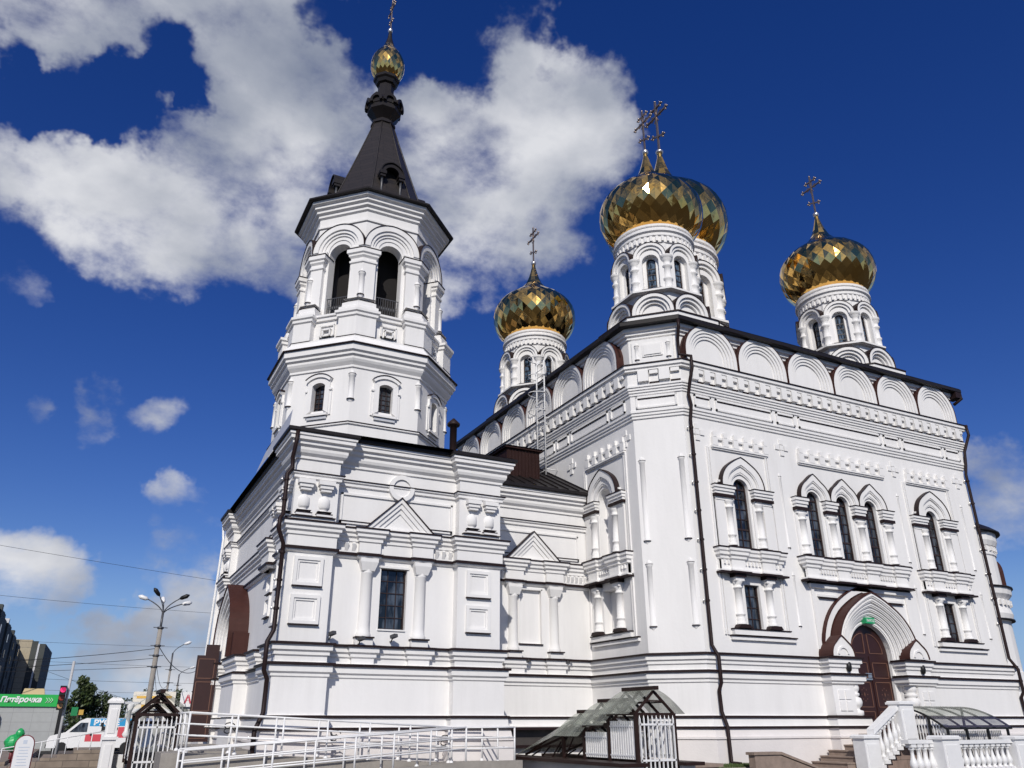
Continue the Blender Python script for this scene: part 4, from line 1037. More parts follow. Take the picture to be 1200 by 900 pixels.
mb = MB(); prism(mb, BW, [(WC-1.0, 1.3)]+arc(WC, 4.25, .98, 0, None, 16)+[(WC+1.0, 1.3)], .02, .06); mb.build('dark_doorway', [DARKIN], CH)
DLF = Fr(4.18, 30.9, -1, .10)       # the leaf swung outwards
mb = MB(); box(mb, DLF, -.05, .66, -.05, .05, 1.1, 3.86); box(mb, DLF, -.05, .40, -.05, .05, 3.86, 4.22); 
WD = mb.build('door_leaf', [DOORM], CH, label='open brown leaf of the west door')
bd = MB()
for z0, z1 in ((1.2, 1.95), (2.05, 3.0), (3.1, 3.75)):
    for q in ((.05, .60, z0, z0+.02), (.05, .60, z1-.02, z1), (.05, .07, z0, z1), (.58, .60, z0, z1)): box(bd, DLF, q[0], q[1], -.065, -.05, q[2], q[3])
o = bd.build('panel_beading', [BEAD], WD)
for pts in ([(4.30, 21.75, 9.36), (4.28, 21.72, 9.0), (4.26, 21.9, 8.6), (4.30, 21.98, 8.3), (4.16, 21.90, 8.1), (4.18, 21.95, 6.95), (4.08, 21.80, 6.8), (4.08, 21.80, 6.5), (4.28, 21.98, 6.15), (4.28, 21.98, 3.9), (4.12, 21.84, 3.6), (4.12, 21.84, 2.9), (4.24, 21.95, 2.7), (4.24, 21.95, 1.9), (4.05, 21.8, 1.5), (4.05, 21.8, .35)],
            [(10.98, 24.3, 9.3), (11.0, 24.32, 3.2)][:0]):
    if pts: downpipe(pts, .06)
mb = MB(); tube(mb, [(4.2, 34.5, 9.2), (4.25, 34.3, 8.6), (4.2, 34.35, 3.9), (4.2, 34.35, .3)], .05, 8); mb.build('downpipe', [WMETAL], CH, label='thin white downpipe at the far west corner')

# ladder up the west face with safety hoops
mb = MB(); LX = X0-.54; LYS = (26.50, 27.15)
for y in LYS: tube(mb, [(LX, y, 10.75), (LX, y, 15.75), (LX+.15, y, 16.0), (LX+.35, y, 16.0), (LX+.45, y, 15.8), (LX+.45, y, 15.1)], .035, 6)
for k in range(17): tube(mb, [(LX, LYS[0], 10.95+k*.3), (LX, LYS[1], 10.95+k*.3)], .014, 6)
for z in (13.5, 14.3, 15.1, 15.9):
    pts = [(LX-.55*math.sin(t*PI/10), (LYS[0]+LYS[1])/2-.38*math.cos(t*PI/10), z) for t in range(11)]; tube(mb, pts, .02, 6)
for y in LYS: tube(mb, [(LX, y, 13.2), (X0, y, 13.2)], .02, 6); tube(mb, [(LX, y, 11.0), (X0, y, 11.0)], .02, 6)
mb.build('ladder', [WMETAL], CH)

# ================================================================== BELL TOWER
TX, TY = 7.83, 28.06
TP = lambda a: octpath(a, TX, TY)
mb = MB()
A0 = 3.04
sweep(mb, TP(A0), [(0, 9.3), (0, 11.0)])
sweep(mb, TP(A0), [(.0, 11.0), (.06, 11.02), (.06, 11.07), (0, 11.09)])
for k in range(8):
    F = faceframe(TX, TY, A0-.04, k); hw = (A0-.04)*math.tan(PI/8)
    wall(mb, F, [(-hw, 11.05), (hw, 11.05), (hw, 13.3), (-hw, 13.3)], [[(-.25, 11.62), (-.25, 12.56)]+arc(0, 12.30, .36, 0, None, 8, a0=.80, a1=PI-.80)+[(.25, 12.56), (.25, 11.62)]], 0, .22)
sweep(mb, TP(A0-.04), [(0, 13.12), (.05, 13.14), (.05, 13.22), (.14, 13.34), (.18, 13.42), (.18, 13.50), (.26, 13.56), (.26, 13.64), (.34, 13.70), (.34, 13.92)])
sweep(mb, TP(3.36), [(0.02, 13.98), (-.22, 14.28), (-.22, 14.34)])
mb.m = 1
sweep(mb, TP(A0), [(-.1, 11.07), (.08, 11.07), (.08, 11.10), (-.1, 11.11)])
sweep(mb, TP(3.36), [(-.1, 13.925), (.055, 13.925), (.055, 13.965), (-.1, 13.975)]); mb.m = 0
sweep(mb, TP(2.86), [(0, 14.3), (0, 15.40)])
sweep(mb, TP(2.86), [(0, 15.2), (.08, 15.22), (.08, 15.34), (.14, 15.36), (.14, 15.44), (-.6, 15.46)])
mb.build('tower_base', [WHITE, FLASH], CH)
for k in range(8):
    mb = MB()
    # corner pedestal, wrapping the vertex
    ang = -PI/2+2*PI*(k+.5)/8
    vx, vy = math.cos(ang), math.sin(ang)
    t = 2.86/math.cos(PI/8); V = Vector((TX+vx*t, TY+vy*t))
    a1 = ang-PI/2-PI/8; a2 = ang+PI/2+PI/8
    def corner(L_, d, zz):      # L-shaped corner block following both faces: path for sweep
        n1 = -PI/2+2*PI*k/8; n2 = n1+PI/4
        e1 = Vector((math.sin(n1), -math.cos(n1))); e2 = Vector((-math.sin(n2), math.cos(n2)))
        pts = [V+e1*L_, V, V+e2*L_]
        off = lambda p, n: (p.x+math.cos(n)*d, p.y+math.sin(n)*d)
        tt = (2.86+d)/math.cos(PI/8)
        return [(pts[0].x-math.cos(n1)*.3, pts[0].y-math.sin(n1)*.3), off(pts[0], n1), (TX+vx*tt, TY+vy*tt), off(pts[2], n2), (pts[2].x-math.cos(n2)*.3, pts[2].y-math.sin(n2)*.3)]
    p = corner(.62, .26, 0)
    mb.m = 0; sweep(mb, p, [(0, 14.34), (0, 15.12), (.06, 15.16), (.06, 15.26), (.12, 15.30), (.12, 15.40), (-.02, 15.44)], False)
    mb.m = 1; sweep(mb, p, [(-.05, 14.34), (.03, 14.34), (.03, 14.37), (-.05, 14.38)], False, False); mb.m = 0
    p = corner(.60, .10, 0)
    sweep(mb, p, [(.10, 15.44), (.10, 15.60), (.02, 15.66), (.02, 15.80), (-.10, 15.90), (-.10, 16.0)], False)
    mb.add([(x, y, 15.98) for x, y in p], [tuple(range(5))]); mb.add([(x, y, 15.44) for x, y in offset_path(p, .1, False)], [tuple(range(5))])
    mb.m = 1; sweep(mb, p, [(-.05, 15.88), (.0, 15.88), (-.06, 15.92)], False, False); mb.m = 0
    # pier
    n1 = -PI/2+2*PI*k/8; n2 = n1+PI/4
    def pier(a, L_, zs, cap=True):
        tt = a/math.cos(PI/8); Vp = Vector((TX+vx*tt, TY+vy*tt)); e1 = Vector((math.sin(n1), -math.cos(n1))); e2 = Vector((-math.sin(n2), math.cos(n2)))
        q1 = Vp+e1*L_; q2 = Vp+e2*L_
        return [(q1.x-math.cos(n1)*.5, q1.y-math.sin(n1)*.5), (q1.x, q1.y), (Vp.x, Vp.y), (q2.x, q2.y), (q2.x-math.cos(n2)*.5, q2.y-math.sin(n2)*.5)]
    p = pier(2.68, .50, 0)
    sweep(mb, p, [(0, 15.9), (0, 17.62), (.05, 17.66), (.05, 17.74), (.01, 17.77), (.01, 17.85), (.08, 17.93), (.08, 18.0), (.14, 18.05), (.14, 18.22), (-.02, 18.26)], False)
    mb.m = 1; sweep(mb, p, [(-.1, 18.22), (.16, 18.22), (.16, 18.25), (-.1, 18.27)], False); mb.m = 0
    # pointed niche strips on the vertex
    tt = 2.70/math.cos(PI/8); Fv = Fr(TX+vx*tt, TY+vy*tt, -vy, vx)
    half_shaft(mb, Fv, 0, 16.25, 17.15, .12)
    mb.build('belfry_pier', [WHITE, FLASH], CH); mb = MB()
    tt = 3.0/math.cos(PI/8); Fv = Fr(TX+vx*tt, TY+vy*tt, -vy, vx)
    half_shaft(mb, Fv, 0, 11.95, 12.85, .12)
    mb.build('wall_shaft', [WHITE, FLASH], CH)
AB = 2.50
for k in range(8):
    mb = MB()
    F = faceframe(TX, TY, AB, k); hw = AB*math.tan(PI/8)
    wall(mb, F, [(-hw, 15.4), (hw, 15.4), (hw, 20.3), (-hw, 20.3)], [archhole(0, .47, 18.28, 15.47, 14)], 0, .42)
    rings(mb, F, 0, 18.42, [(1.10, .20), (.88, .20), (.875, .14), (.76, .14), (.755, .08), (.66, .08), (.655, .03), (.50, .03)], 0, None, 26)
    mb.m = 1; thinline(mb, F, arc(0, 18.42, 1.10, 0, None, 26), .022, 0, .23); mb.m = 0
    box(mb, F, -1.12, -.50, 0, .16, 18.22, 18.42); box(mb, F, .50, 1.12, 0, .16, 18.22, 18.42)
    # field on the parapet under the opening
    F2 = faceframe(TX, TY, 2.86, k)
    for d, n in ((.30, .07), (.17, .12)):
        box(mb, F2, -d, d, -.01, n, 14.55, 14.60); box(mb, F2, -d, d, -.01, n, 14.60+1.45*d-.05, 14.60+1.45*d); box(mb, F2, -d, -d+.05, -.01, n, 14.55, 14.6+1.4*d); box(mb, F2, d-.05, d, -.01, n, 14.55, 14.6+1.4*d)
    mb.build('belfry_arch', [WHITE, FLASH, PALEROOF], CH); mb = MB()
    # window hood and apron, lower storey
    F3 = faceframe(TX, TY, 3.0, k)
    ring(mb, F3, [(-.25, 11.62), (-.25, 12.56)]+arc(0, 12.30, .36, 0, None, 8, a0=.80, a1=PI-.80)+[(.25, 12.56), (.25, 11.62)], [(-.44, 11.50), (-.44, 12.70)]+arc(0, 12.20, .66, 0, None, 8, a0=.84, a1=PI-.84)+[(.44, 12.70), (.44, 11.50)], 0, .08)
    ring(mb, F3, [(-.44, 12.70)]+arc(0, 12.20, .66, 0, None, 8, a0=.84, a1=PI-.84)+[(.44, 12.70)], [(-.50, 12.78)]+arc(0, 12.24, .74, 0, None, 8, a0=.84, a1=PI-.84)+[(.50, 12.78)], 0, .14)
    mb.m = 1; thinline(mb, F3, [(-.50, 12.78)]+arc(0, 12.24, .74, 0, None, 8, a0=.84, a1=PI-.84)+[(.50, 12.78)], .02, 0, .17); mb.m = 0
    for s in (-1, 1): box(mb, F3, min(s*.44, s*.52), max(s*.44, s*.52), 0, .05, 11.45, 12.35); box(mb, F3, min(s*.42, s*.53), max(s*.42, s*.53), 0, .10, 12.35, 12.42)
    box(mb, F3, -.42, .42, 0, .12, 11.42, 11.50); mb.m = 2; box(mb, F3, -.38, .38, -.005, .06, 11.30, 11.40); mb.m = 0
    mb.build('window_surround', [WHITE, FLASH, PALEROOF], CH)
mb = MB()
sweep(mb, TP(AB), [(0.02, 19.6), (.06, 19.62), (.06, 19.70), (.02, 19.72), (.02, 20.05), (.10, 20.10), (.10, 20.20), (.20, 20.26), (.20, 20.36), (.30, 20.42), (.30, 20.52), (.42, 20.58), (.42, 20.70)])
mb.build('belfry_cornice', [WHITE, FLASH, PALEROOF], CH)
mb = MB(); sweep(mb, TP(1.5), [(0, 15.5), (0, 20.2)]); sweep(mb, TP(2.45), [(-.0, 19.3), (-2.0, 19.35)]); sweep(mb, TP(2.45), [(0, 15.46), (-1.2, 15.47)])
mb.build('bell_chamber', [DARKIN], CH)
for k in range(8):
    if k in (3, 4, 5): continue
    mb = MB(); F = faceframe(TX, TY, AB-.10, k)
    for z in (15.62, 16.42): box(mb, F, -.46, .46, -.012, .012, z, z+.03)
    for i in range(10): u = -.42+i*.0933; box(mb, F, u-.008, u+.008, -.008, .008, 15.62, 16.44); 
    for i in range(9):
        u = -.373+i*.0933; lathe(mb, F.P(u, 0, 0)[0], F.P(u, 0, 0)[1], [(.005, 15.95), (.03, 16.03), (.005, 16.11)], 6)
    mb.build('railing', [SILVER], CH)
for k in (7, 0, 1, 6, 2):
    F = faceframe(TX, TY, 3.0, k); 
    fr = MB(); out = [(-.25, 11.62), (-.25, 12.56)]+arc(0, 12.30, .36, 0, None, 8, a0=.80, a1=PI-.80)+[(.25, 12.56), (.25, 11.62)]
    for z in (11.64, 11.80, 11.98, 12.16, 12.34, 12.52): box(fr, F, -.25, .25, -.18, -.155, z-.012, z+.012)
    for u in (-.235, -.08, .08, .235): box(fr, F, u-.012, u+.012, -.18, -.15, 11.62, 12.6)
    o = fr.build('window', [FRAMEB], CH); g = MB(); g.add([F.P(u, -.185, z) for u, z in out], [tuple(range(len(out)))]); g.build('glass', [GLASS], o)
# spire
mb = MB(); sweep(mb, TP(AB), [(-.1, 20.70), (.52, 20.70), (.59, 20.72), (.59, 20.79), (.5, 20.83), (-.45, 21.25)])
mb.build('roof', [ROOF], CH)
mb = MB()
sp = [(2.20, 20.95), (1.86, 21.9), (1.50, 23.0), (1.10, 24.3), (.70, 25.65), (.45, 26.5)]
lathe(mb, TX, TY, [(r/math.cos(PI/8), z) for r, z in sp], 8, PI/8, False)
for k in range(8):
    a = PI/8+k*PI/4; tube(mb, [(TX+r/math.cos(PI/8)*math.cos(a), TY+r/math.cos(PI/8)*math.sin(a), z) for r, z in sp], .035, 6)
mb.build('spire', [SPIRE], CH)
mb = MB()
lathe(mb, TX, TY, [(.45, 26.45), (.56, 26.5), (.56, 26.62), (.42, 26.66), (.40, 26.8), (.62, 27.05), (.76, 27.2), (.76, 27.42), (.80, 27.45), (.80, 27.55), (.66, 27.6), (.50, 28.0), (.40, 28.15), (.38, 28.35), (.36, 28.9), (.46, 28.95), (.52, 29.1), (.60, 29.18), (.62, 29.3), (.40, 29.35)], 8, PI/8, False)
for k in range(8):
    F = faceframe(TX, TY, .70, k); ring(mb, F, arc(0, 27.55, .17, 0, 27.45, 10), arc(0, 27.55, .30, .2, 27.45, 10), -.2, .14); prism(mb, F, arc(0, 27.55, .17, 0, 27.45, 10), -.1, .04)
mb.build('spire_neck', [ROOF], CH)
pr = resample([(.42, 29.3), (.62, 29.5), (.76, 29.85), (.79, 30.15), (.74, 30.5), (.58, 30.85), (.38, 31.15), (.24, 31.45)], 17)
onion(TX, TY, pr, 20).build('onion_dome', [GOLD], CH, label='small gilded onion on the spire')
mb = MB(); lathe(mb, TX, TY, [(.26, 31.4), (.18, 31.65), (.11, 31.95), (.08, 32.3)], 10, smooth=False); mb.build('dome_neck', [ROOF], CH)
cross(TX, TY, 32.4, 1.95)
for k in (0, 2, 4, 6):       # dormers of the spire
    mb = MB(); F = faceframe(TX, TY, 1.62, k); 
    box(mb, F, -.52, .52, -.9, .36, 21.35, 21.50)
    box(mb, F, -.50, -.42, -.9, .10, 21.5, 22.5); box(mb, F, .42, .50, -.9, .10, 21.5, 22.5)
    for s in (-.40, .40):
        p = F.P(s, .27, 0); mb.m = 1; lathe(mb, p[0], p[1], [(.07, 21.5), (.07, 21.6), (.055, 21.62), (.055, 22.3), (.08, 22.33)], 8); mb.m = 0
        box(mb, F, s-.11, s+.11, .1, .40, 22.33, 22.45); box(mb, F, s-.14, s+.14, -.6, .44, 22.45, 22.60)
    ring(mb, F, arc(0, 21.95, .22, 0, 21.5, 12), [(-.5, 21.5), (-.5, 22.45)]+[(-.5+1.0*i/12, 22.45) for i in range(1, 12)]+[(.5, 22.45), (.5, 21.5)], -.3, .12)
    ring(mb, F, arc(0, 22.60, .30, 0, None, 14), arc(0, 22.60, .47, .06, None, 14), -1.2, .36)
    mb.m = 2; prism(mb, F, arc(0, 22.60, .30, 0, None, 12), -.5, .0); box(mb, F, -.22, .22, -.4, .02, 21.5, 22.1); mb.m = 0
    ring(mb, F, arc(0, 22.60, .47, .06, None, 14), arc(0, 22.60, .51, .06, None, 14), -1.3, .42)
    mb.build('dormer', [ROOF, SILVER, DARKIN], CH)

# ================================================================== EAST APSE
mb = MB(); ax, ay, ar = 34.2, 23.5, 2.05
mb.m = 0
lathe(mb, ax, ay, [(ar+.25, 0), (ar+.25, 1.5), (ar+.1, 1.6), (ar, 2.8), (ar+.12, 3.0), (ar+.12, 3.55), (ar, 3.6), (ar, 5.6), (ar+.10, 5.65), (ar+.16, 5.9), (ar+.08, 6.2), (ar+.08, 6.5), (ar+.26, 6.7), (ar+.30, 6.95), (ar, 7.0), (ar, 8.35), (ar+.05, 8.4), (ar+.05, 8.5), (ar, 8.52), (ar, 8.75), (ar+.1, 8.8), (ar+.18, 9.0), (ar+.2, 9.35)], 32, smooth=False)
wbox(mb, X1-.1, ax, ay-ar+.1, 33.0, 0, 9.3)
for i in range(40):
    a = 2*PI*i/40; F = Fr(ax+math.cos(a)*(ar+.02), ay+math.sin(a)*(ar+.02), -math.sin(a), math.cos(a)); box(mb, F, -.08, .08, -.05, .09, 8.56, 8.74); box(mb, F, -.08, .08, 0, .18, 6.25, 6.45)
mb.m = 1
for z, e in ((9.35, .38), (6.95, .36), (5.62, .18), (1.55, .3)): lathe(mb, ax, ay, [(ar-.1, z), (ar+e, z), (ar+e, z+.07), (ar-.1, z+.09)], 32)
lathe(mb, ax, ay, [(ar+.38, 9.42), (ar+.15, 9.6), (1.0, 10.3), (.1, 10.6)], 32); wbox(mb, X1, ax, ay-ar-.3, 33.2, 9.3, 9.45)
mb.m = 2; F = Fr(ax+ar, ay, 0, 1); F = Fr(ax+ar*math.cos(-.35), ay+ar*math.sin(-.35), -math.sin(-.35), math.cos(-.35))
ring(mb, F, arc(0, 7.9, .35, 0, 7.05, 12), arc(0, 7.9, .62, .2, 7.05, 12), -.3, .28)
mb.build('apse', [WHITE, ROOF, BROWN], CH)
# parapet where the west and south eaves meet the drums is left to the slabs above

# ================================================================== SIGNS AND LAMPS ON THE WALLS
GREEN = mat('green_sign', (.02, .34, .13), .4, var=.05); WHT = mat('white_lettering', (.85, .85, .85), .5); GREY = mat('grey_plastic', (.45, .45, .46), .5)
e = MB(); FSG = Fr(0, Y0, 1, 0)
box(e, FSG, DC-.26, DC+.18, .10, .30, 4.80, 5.00)
es = e.build('exit_sign', [GREEN], None); es['label'] = 'green exit sign fixed above the arched south door'; es['category'] = 'sign'
text_mesh('lettering', 'ВЫХОД', .12, FSG, DC-.21, .304, 4.86, WHT, es, ext=.002, xs=.8)
FLAMP = [((5.85, 22.40, 3.82), 'small grey floodlight on the narthex wall nearest its left corner pilaster'), ((6.62, 22.22, 3.70), 'small grey floodlight on the narthex wall at the foot of the left column'), ((7.60, 22.40, 3.82), 'small grey floodlight on the narthex wall under the barred window'),
         ((12.95, 24.5, 3.45), 'small dark floodlight on the recessed link wall, left one of two'), ((14.45, 24.5, 3.45), 'small dark floodlight on the recessed link wall, right one of two'),
         ((22.35, 19.6, 3.34), 'oval black wall lamp on the pier left of the arched door'), ((25.95, 19.6, 3.34), 'oval black wall lamp on the pier right of the arched door')]
for i, ((x, y, z), lab) in enumerate(FLAMP):
    F = Fr(x, y, 1, 0); big = i >= 5
    t = thing('wall_lamp', lab, 'lamp', (x, y, z), 'wall lamps of the church')
    a = MB()
    if big:
        lathe(a, x, y-.12, [(.02, z-.17), (.08, z-.12), (.10, z), (.08, z+.12), (.02, z+.16)], 10); box(a, F, -.03, .03, -.02, .1, z-.03, z+.05)
        a.build('lamp_body', [IRON], t)
    else:
        tube(a, [(x, y+.02, z-.05), (x, y-.12, z-.05), (x, y-.22, z+.04)], .02, 6); a.build('arm', [SILVER], t)
        b = MB(); bar(b, (x-.02, y-.18, z+.06), (x+.06, y-.34, z+.10), .13, .09); b.build('lamp_body', [SILVER], t)

# ================================================================== GROUND
ASPH = mat('asphalt', (.052, .050, .048), .95, bump=.3, bscale=40, var=.18, vscale=.35, spec=.05)
g = MB(); R_ = 3000
g.add([(-R_, -R_, 0), (R_, -R_, 0), (R_, R_, 0), (-R_, R_, 0)], [(0,1,2,3)]); o = g.build('ground', [ASPH]); o['kind'] = 'structure'
PAVE = tiled('concrete_pavers', (.085, .078, .072), (.072, .067, .062), (.04, .038, .036), .4, .2, .9, .008, .5, (0, 0, 0), .15)
g = MB(); g.add([(-8, 4, .004), (45, 4, .004), (45, 24, .004), (-8, 24, .004)], [(0,1,2,3)]); o = g.build('forecourt_paving', [PAVE]); o['kind'] = 'structure'
g = MB(); wbox(g, 14.6, 19.6, 19.1, 20.0-.3, 0, .50); o = g.build('planting_bed', [CONC]); o['kind'] = 'structure'
GRS = [mat('grass_a', (.055, .095, .022), .7), mat('grass_b', (.09, .12, .035), .7)]
g = MB(); rnd = random.Random(3)
for i in range(9000):
    x = rnd.uniform(14.65, 19.55); y = rnd.uniform(19.12, 19.66); h = rnd.uniform(.04, .11); a = rnd.uniform(0, PI); w = .012; g.m = i % 2
    dx, dy = math.cos(a)*w, math.sin(a)*w; lx, ly = rnd.uniform(-.03, .03), rnd.uniform(-.03, .03)
    g.add([(x-dx, y-dy, .50), (x+dx, y+dy, .50), (x+lx, y+ly, .50+h)], [(0,1,2)])
o = g.build('grass', GRS, recalc=False); tag(o, 'strip of short green grass along the foot of the south wall', 'grass', kind='stuff')
g = MB(); wbox(g, 13.6, 14.9, 17.6, 19.0, .0, .62); wbox(g, 13.5, 15.0, 17.5, 19.1, .62, .70); o = g.build('stone_slab', [STEPST]); tag(o, 'low brown stone slab lying beside the gated canopy', 'slab')
g = MB()
pts = [(17.0, .50), (17.0, .83), (17.9, .83), (19.3, .42), (19.3, .1)]
prism(g, Fr(0, 18.5, 1, 0), pts, -.25, .0); prism(g, Fr(0, 18.5, 1, 0), [(16.95, .83), (17.95, .83), (19.35, .42), (19.35, .48), (17.97, .90), (16.95, .90)], -.30, .04)
o = g.build('kerb_wall', [STEPST]); tag(o, 'low brown sloping kerb wall in front of the basement window', 'wall')

# ================================================================== STAIR AND BALUSTRADES BY THE SOUTH DOOR
st = thing('entrance_stair', 'brown stone stair rising to the arched south door', 'stairs', (21.5, 18.9, 0))
s = MB(); nst = 8
for i in range(nst):
    x0 = 19.5+.38*i; z1 = .28+i*.15; y1 = 18.25
    wbox(s, x0, 23.0, y1, 19.60, z1-.15 if i else 0, z1-.035); wbox(s, x0-.03, 23.0, y1-.02, 19.60, z1-.035, z1)
s.build('steps', [STEPST], st)
s = MB(); wbox(s, 22.5, 26.2, 18.1, 19.60, 0, 1.33); wbox(s, 19.9+.9, 22.5, 18.02, 18.22, 0, .15)
prism(s, Fr(0, 18.18, 1, 0), [(20.9, 0), (20.9, .62), (22.5, 1.33), (22.5, 0)], -.06, .10); s.build('landing', [SIDEST], st)

def baluster_mesh(mb, x, y, z0, h, r=.075):
    q = lambda t: z0+h*t
    wbox(mb, x-r*1.1, x+r*1.1, y-r*1.1, y+r*1.1, q(0), q(.09))
    lathe(mb, x, y, [(r*.95, q(.09)), (r*.95, q(.13)), (r*.55, q(.16)), (r*.95, q(.24)), (r*1.12, q(.33)), (r*.95, q(.43)), (r*.58, q(.56)), (r*.46, q(.68)), (r*.5, q(.78)), (r*.85, q(.81)), (r*.85, q(.85)), (r*.6, q(.88))], 12)
    wbox(mb, x-r, x+r, y-r, y+r, q(.88), q(1))
def newel(parent, x, y, z0, z1, w=.62, d=.42, name='newel_post'):
    mb = MB(); F = Fr(x, y, 1, 0); box(mb, F, -w/2, w/2, -d/2, d/2, z0, z1-.1); box(mb, F, -w/2-.05, w/2+.05, -d/2-.05, d/2+.05, z1-.1, z1-.04)
    prism(mb, F, [(-w/2-.03, z1-.04), (w/2+.03, z1-.04), (w/2-.02, z1), (-w/2+.02, z1)], -d/2-.03, d/2+.03)
    for a in (-w/4-.03, w/4-.09): pass
    box(mb, F, -w/2+.09, w/2-.09, d/2-.0, d/2+.02, z0+.2, z1-.25)
    mb.build(name, [WMETAL], parent)
b1 = thing('stair_balustrade', 'white sloping balustrade climbing beside the entrance stair', 'balustrade', (21.8, 18.0, 0))
newel(b1, 20.85, 17.98, 0, 1.33); newel(b1, 22.60, 17.98, 1.0, 2.26, .60)
r = MB(); F = Fr(0, 17.98, 1, 0)
prism(r, F, [(21.1, 1.33), (21.1, 1.47), (22.4, 2.20), (22.4, 2.06)], -.13, .13)
r.build('handrail', [WMETAL], b1)
for i in range(6):
    x = 21.27+.215*i; zt = 1.36+(x-21.1)*.56; zb = .52+.12*i
    bb = MB(); baluster_mesh(bb, x, 17.98, zb, zt-zb, .08); prism(bb, F, [(x-.10, zb-.10), (x+.13, zb-.10), (x+.13, zb), (x-.10, zb)], -.12, .12); bb.build('baluster', [WMETAL], b1)
b2 = thing('balustrade', 'white level balustrade of turned balusters in front of the barrel canopy', 'balustrade', (23.5, 16.5, 0))
newel(b2, 22.30, 16.5, 0, 1.31, .72); newel(b2, 25.50, 16.5, 0, 1.28, .60)
r = MB(); F = Fr(0, 16.5, 1, 0); box(r, F, 22.66, 25.2, -.12, .12, 1.08, 1.18); box(r, F, 22.66, 25.2, -.10, .10, .28, .40); r.build('handrail', [WMETAL], b2)
for i in range(10):
    bb = MB(); baluster_mesh(bb, 22.85+.245*i, 16.5, .40, .68, .085); bb.build('baluster', [WMETAL], b2)
r = MB(); box(r, F, 22.66, 25.2, -.05, .05, .0, .28); r.build('plinth', [WMETAL], b2)
b3 = thing('balustrade', 'short white balustrade with larger balusters joining the upper newel to the level one', 'balustrade', (21.4, 16.9, 0))
r = MB(); F = Fr(0, 16.7, 1, 0); box(r, F, 20.9, 21.95, -.12, .12, 1.10, 1.20); box(r, F, 20.9, 21.95, -.10, .10, 0, .30); r.build('handrail', [WMETAL], b3)
for i in range(4):
    bb = MB(); baluster_mesh(bb, 21.12+.26*i, 16.7, .30, .80, .10); bb.build('baluster', [WMETAL], b3)

# barrel canopy over the basement stair by the door
bc = thing('barrel_canopy', 'low curved smoky canopy on black posts over a basement stair', 'canopy', (24, 17.2, 0))
r = MB(); r2 = MB()
NN = 14
BK, FT = (18.7, 2.14), (16.95, 1.52)
def cs(f, x0, x1, s):     # cross-section point: f 0 at the wall side, 1 at the front
    y = BK[0]+(FT[0]-BK[0])*f; z = BK[1]-(BK[1]-FT[1])*f**2.1
    return (x0+(x1-x0)*s, y, z)
CX0, CX1 = 23.1, 26.2
for i in range(NN):
    a_, b_ = i/NN, (i+1)/NN
    r.m = 1 if a_ > .7 else 0
    r.add([cs(a_, CX0, CX1, 0), cs(a_, CX0, CX1, 1), cs(b_, CX0, CX1, 1), cs(b_, CX0, CX1, 0)], [(0,1,2,3)], True)
r.build('canopy_sheet', [POLY, POLYT], bc)
for s_ in (0, .25, .5, .75, 1):
    for i in range(NN):
        p_, q_ = Vector(cs(i/NN, CX0, CX1, s_)), Vector(cs((i+1)/NN, CX0, CX1, s_)); d3 = Vector((0, 0, .035))
        bar(r2, p_-d3, q_-d3, .05)
for f in (0, .72, 1): bar(r2, Vector(cs(f, CX0, CX1, 0))-Vector((0,0,.04)), Vector(cs(f, CX0, CX1, 1))-Vector((0,0,.04)), .05)
r2.build('canopy_frame', [IRON], bc)
for s_, f in ((0, 0), (0, .35), (0, .7), (.02, 1), (.3, 1), (.62, 1), (.93, 1), (1, .1)):
    q_ = cs(f, CX0, CX1, s_); p = MB(); bar(p, (q_[0], q_[1], 0), (q_[0], q_[1], q_[2]-.04), .06); p.build('post', [IRON], bc)
p = MB()
for i in range(34):
    x = CX0+.08+i*.085; bar(p, (x, FT[0]+.25, .2), (x, FT[0]+.25, 1.42), .035, .02)
p.build('picket_panel', [WMETAL], bc)
p = MB()
for i in range(16):
    y = FT[0]+.15+i*.1; f = (y-BK[0])/(FT[0]-BK[0]); bar(p, (CX0+.06, y, .2), (CX0+.06, y, cs(f, 0, 1, 0)[2]-.12), .02, .035)
p.build('picket_panel', [WMETAL], bc)
if False:
    pass
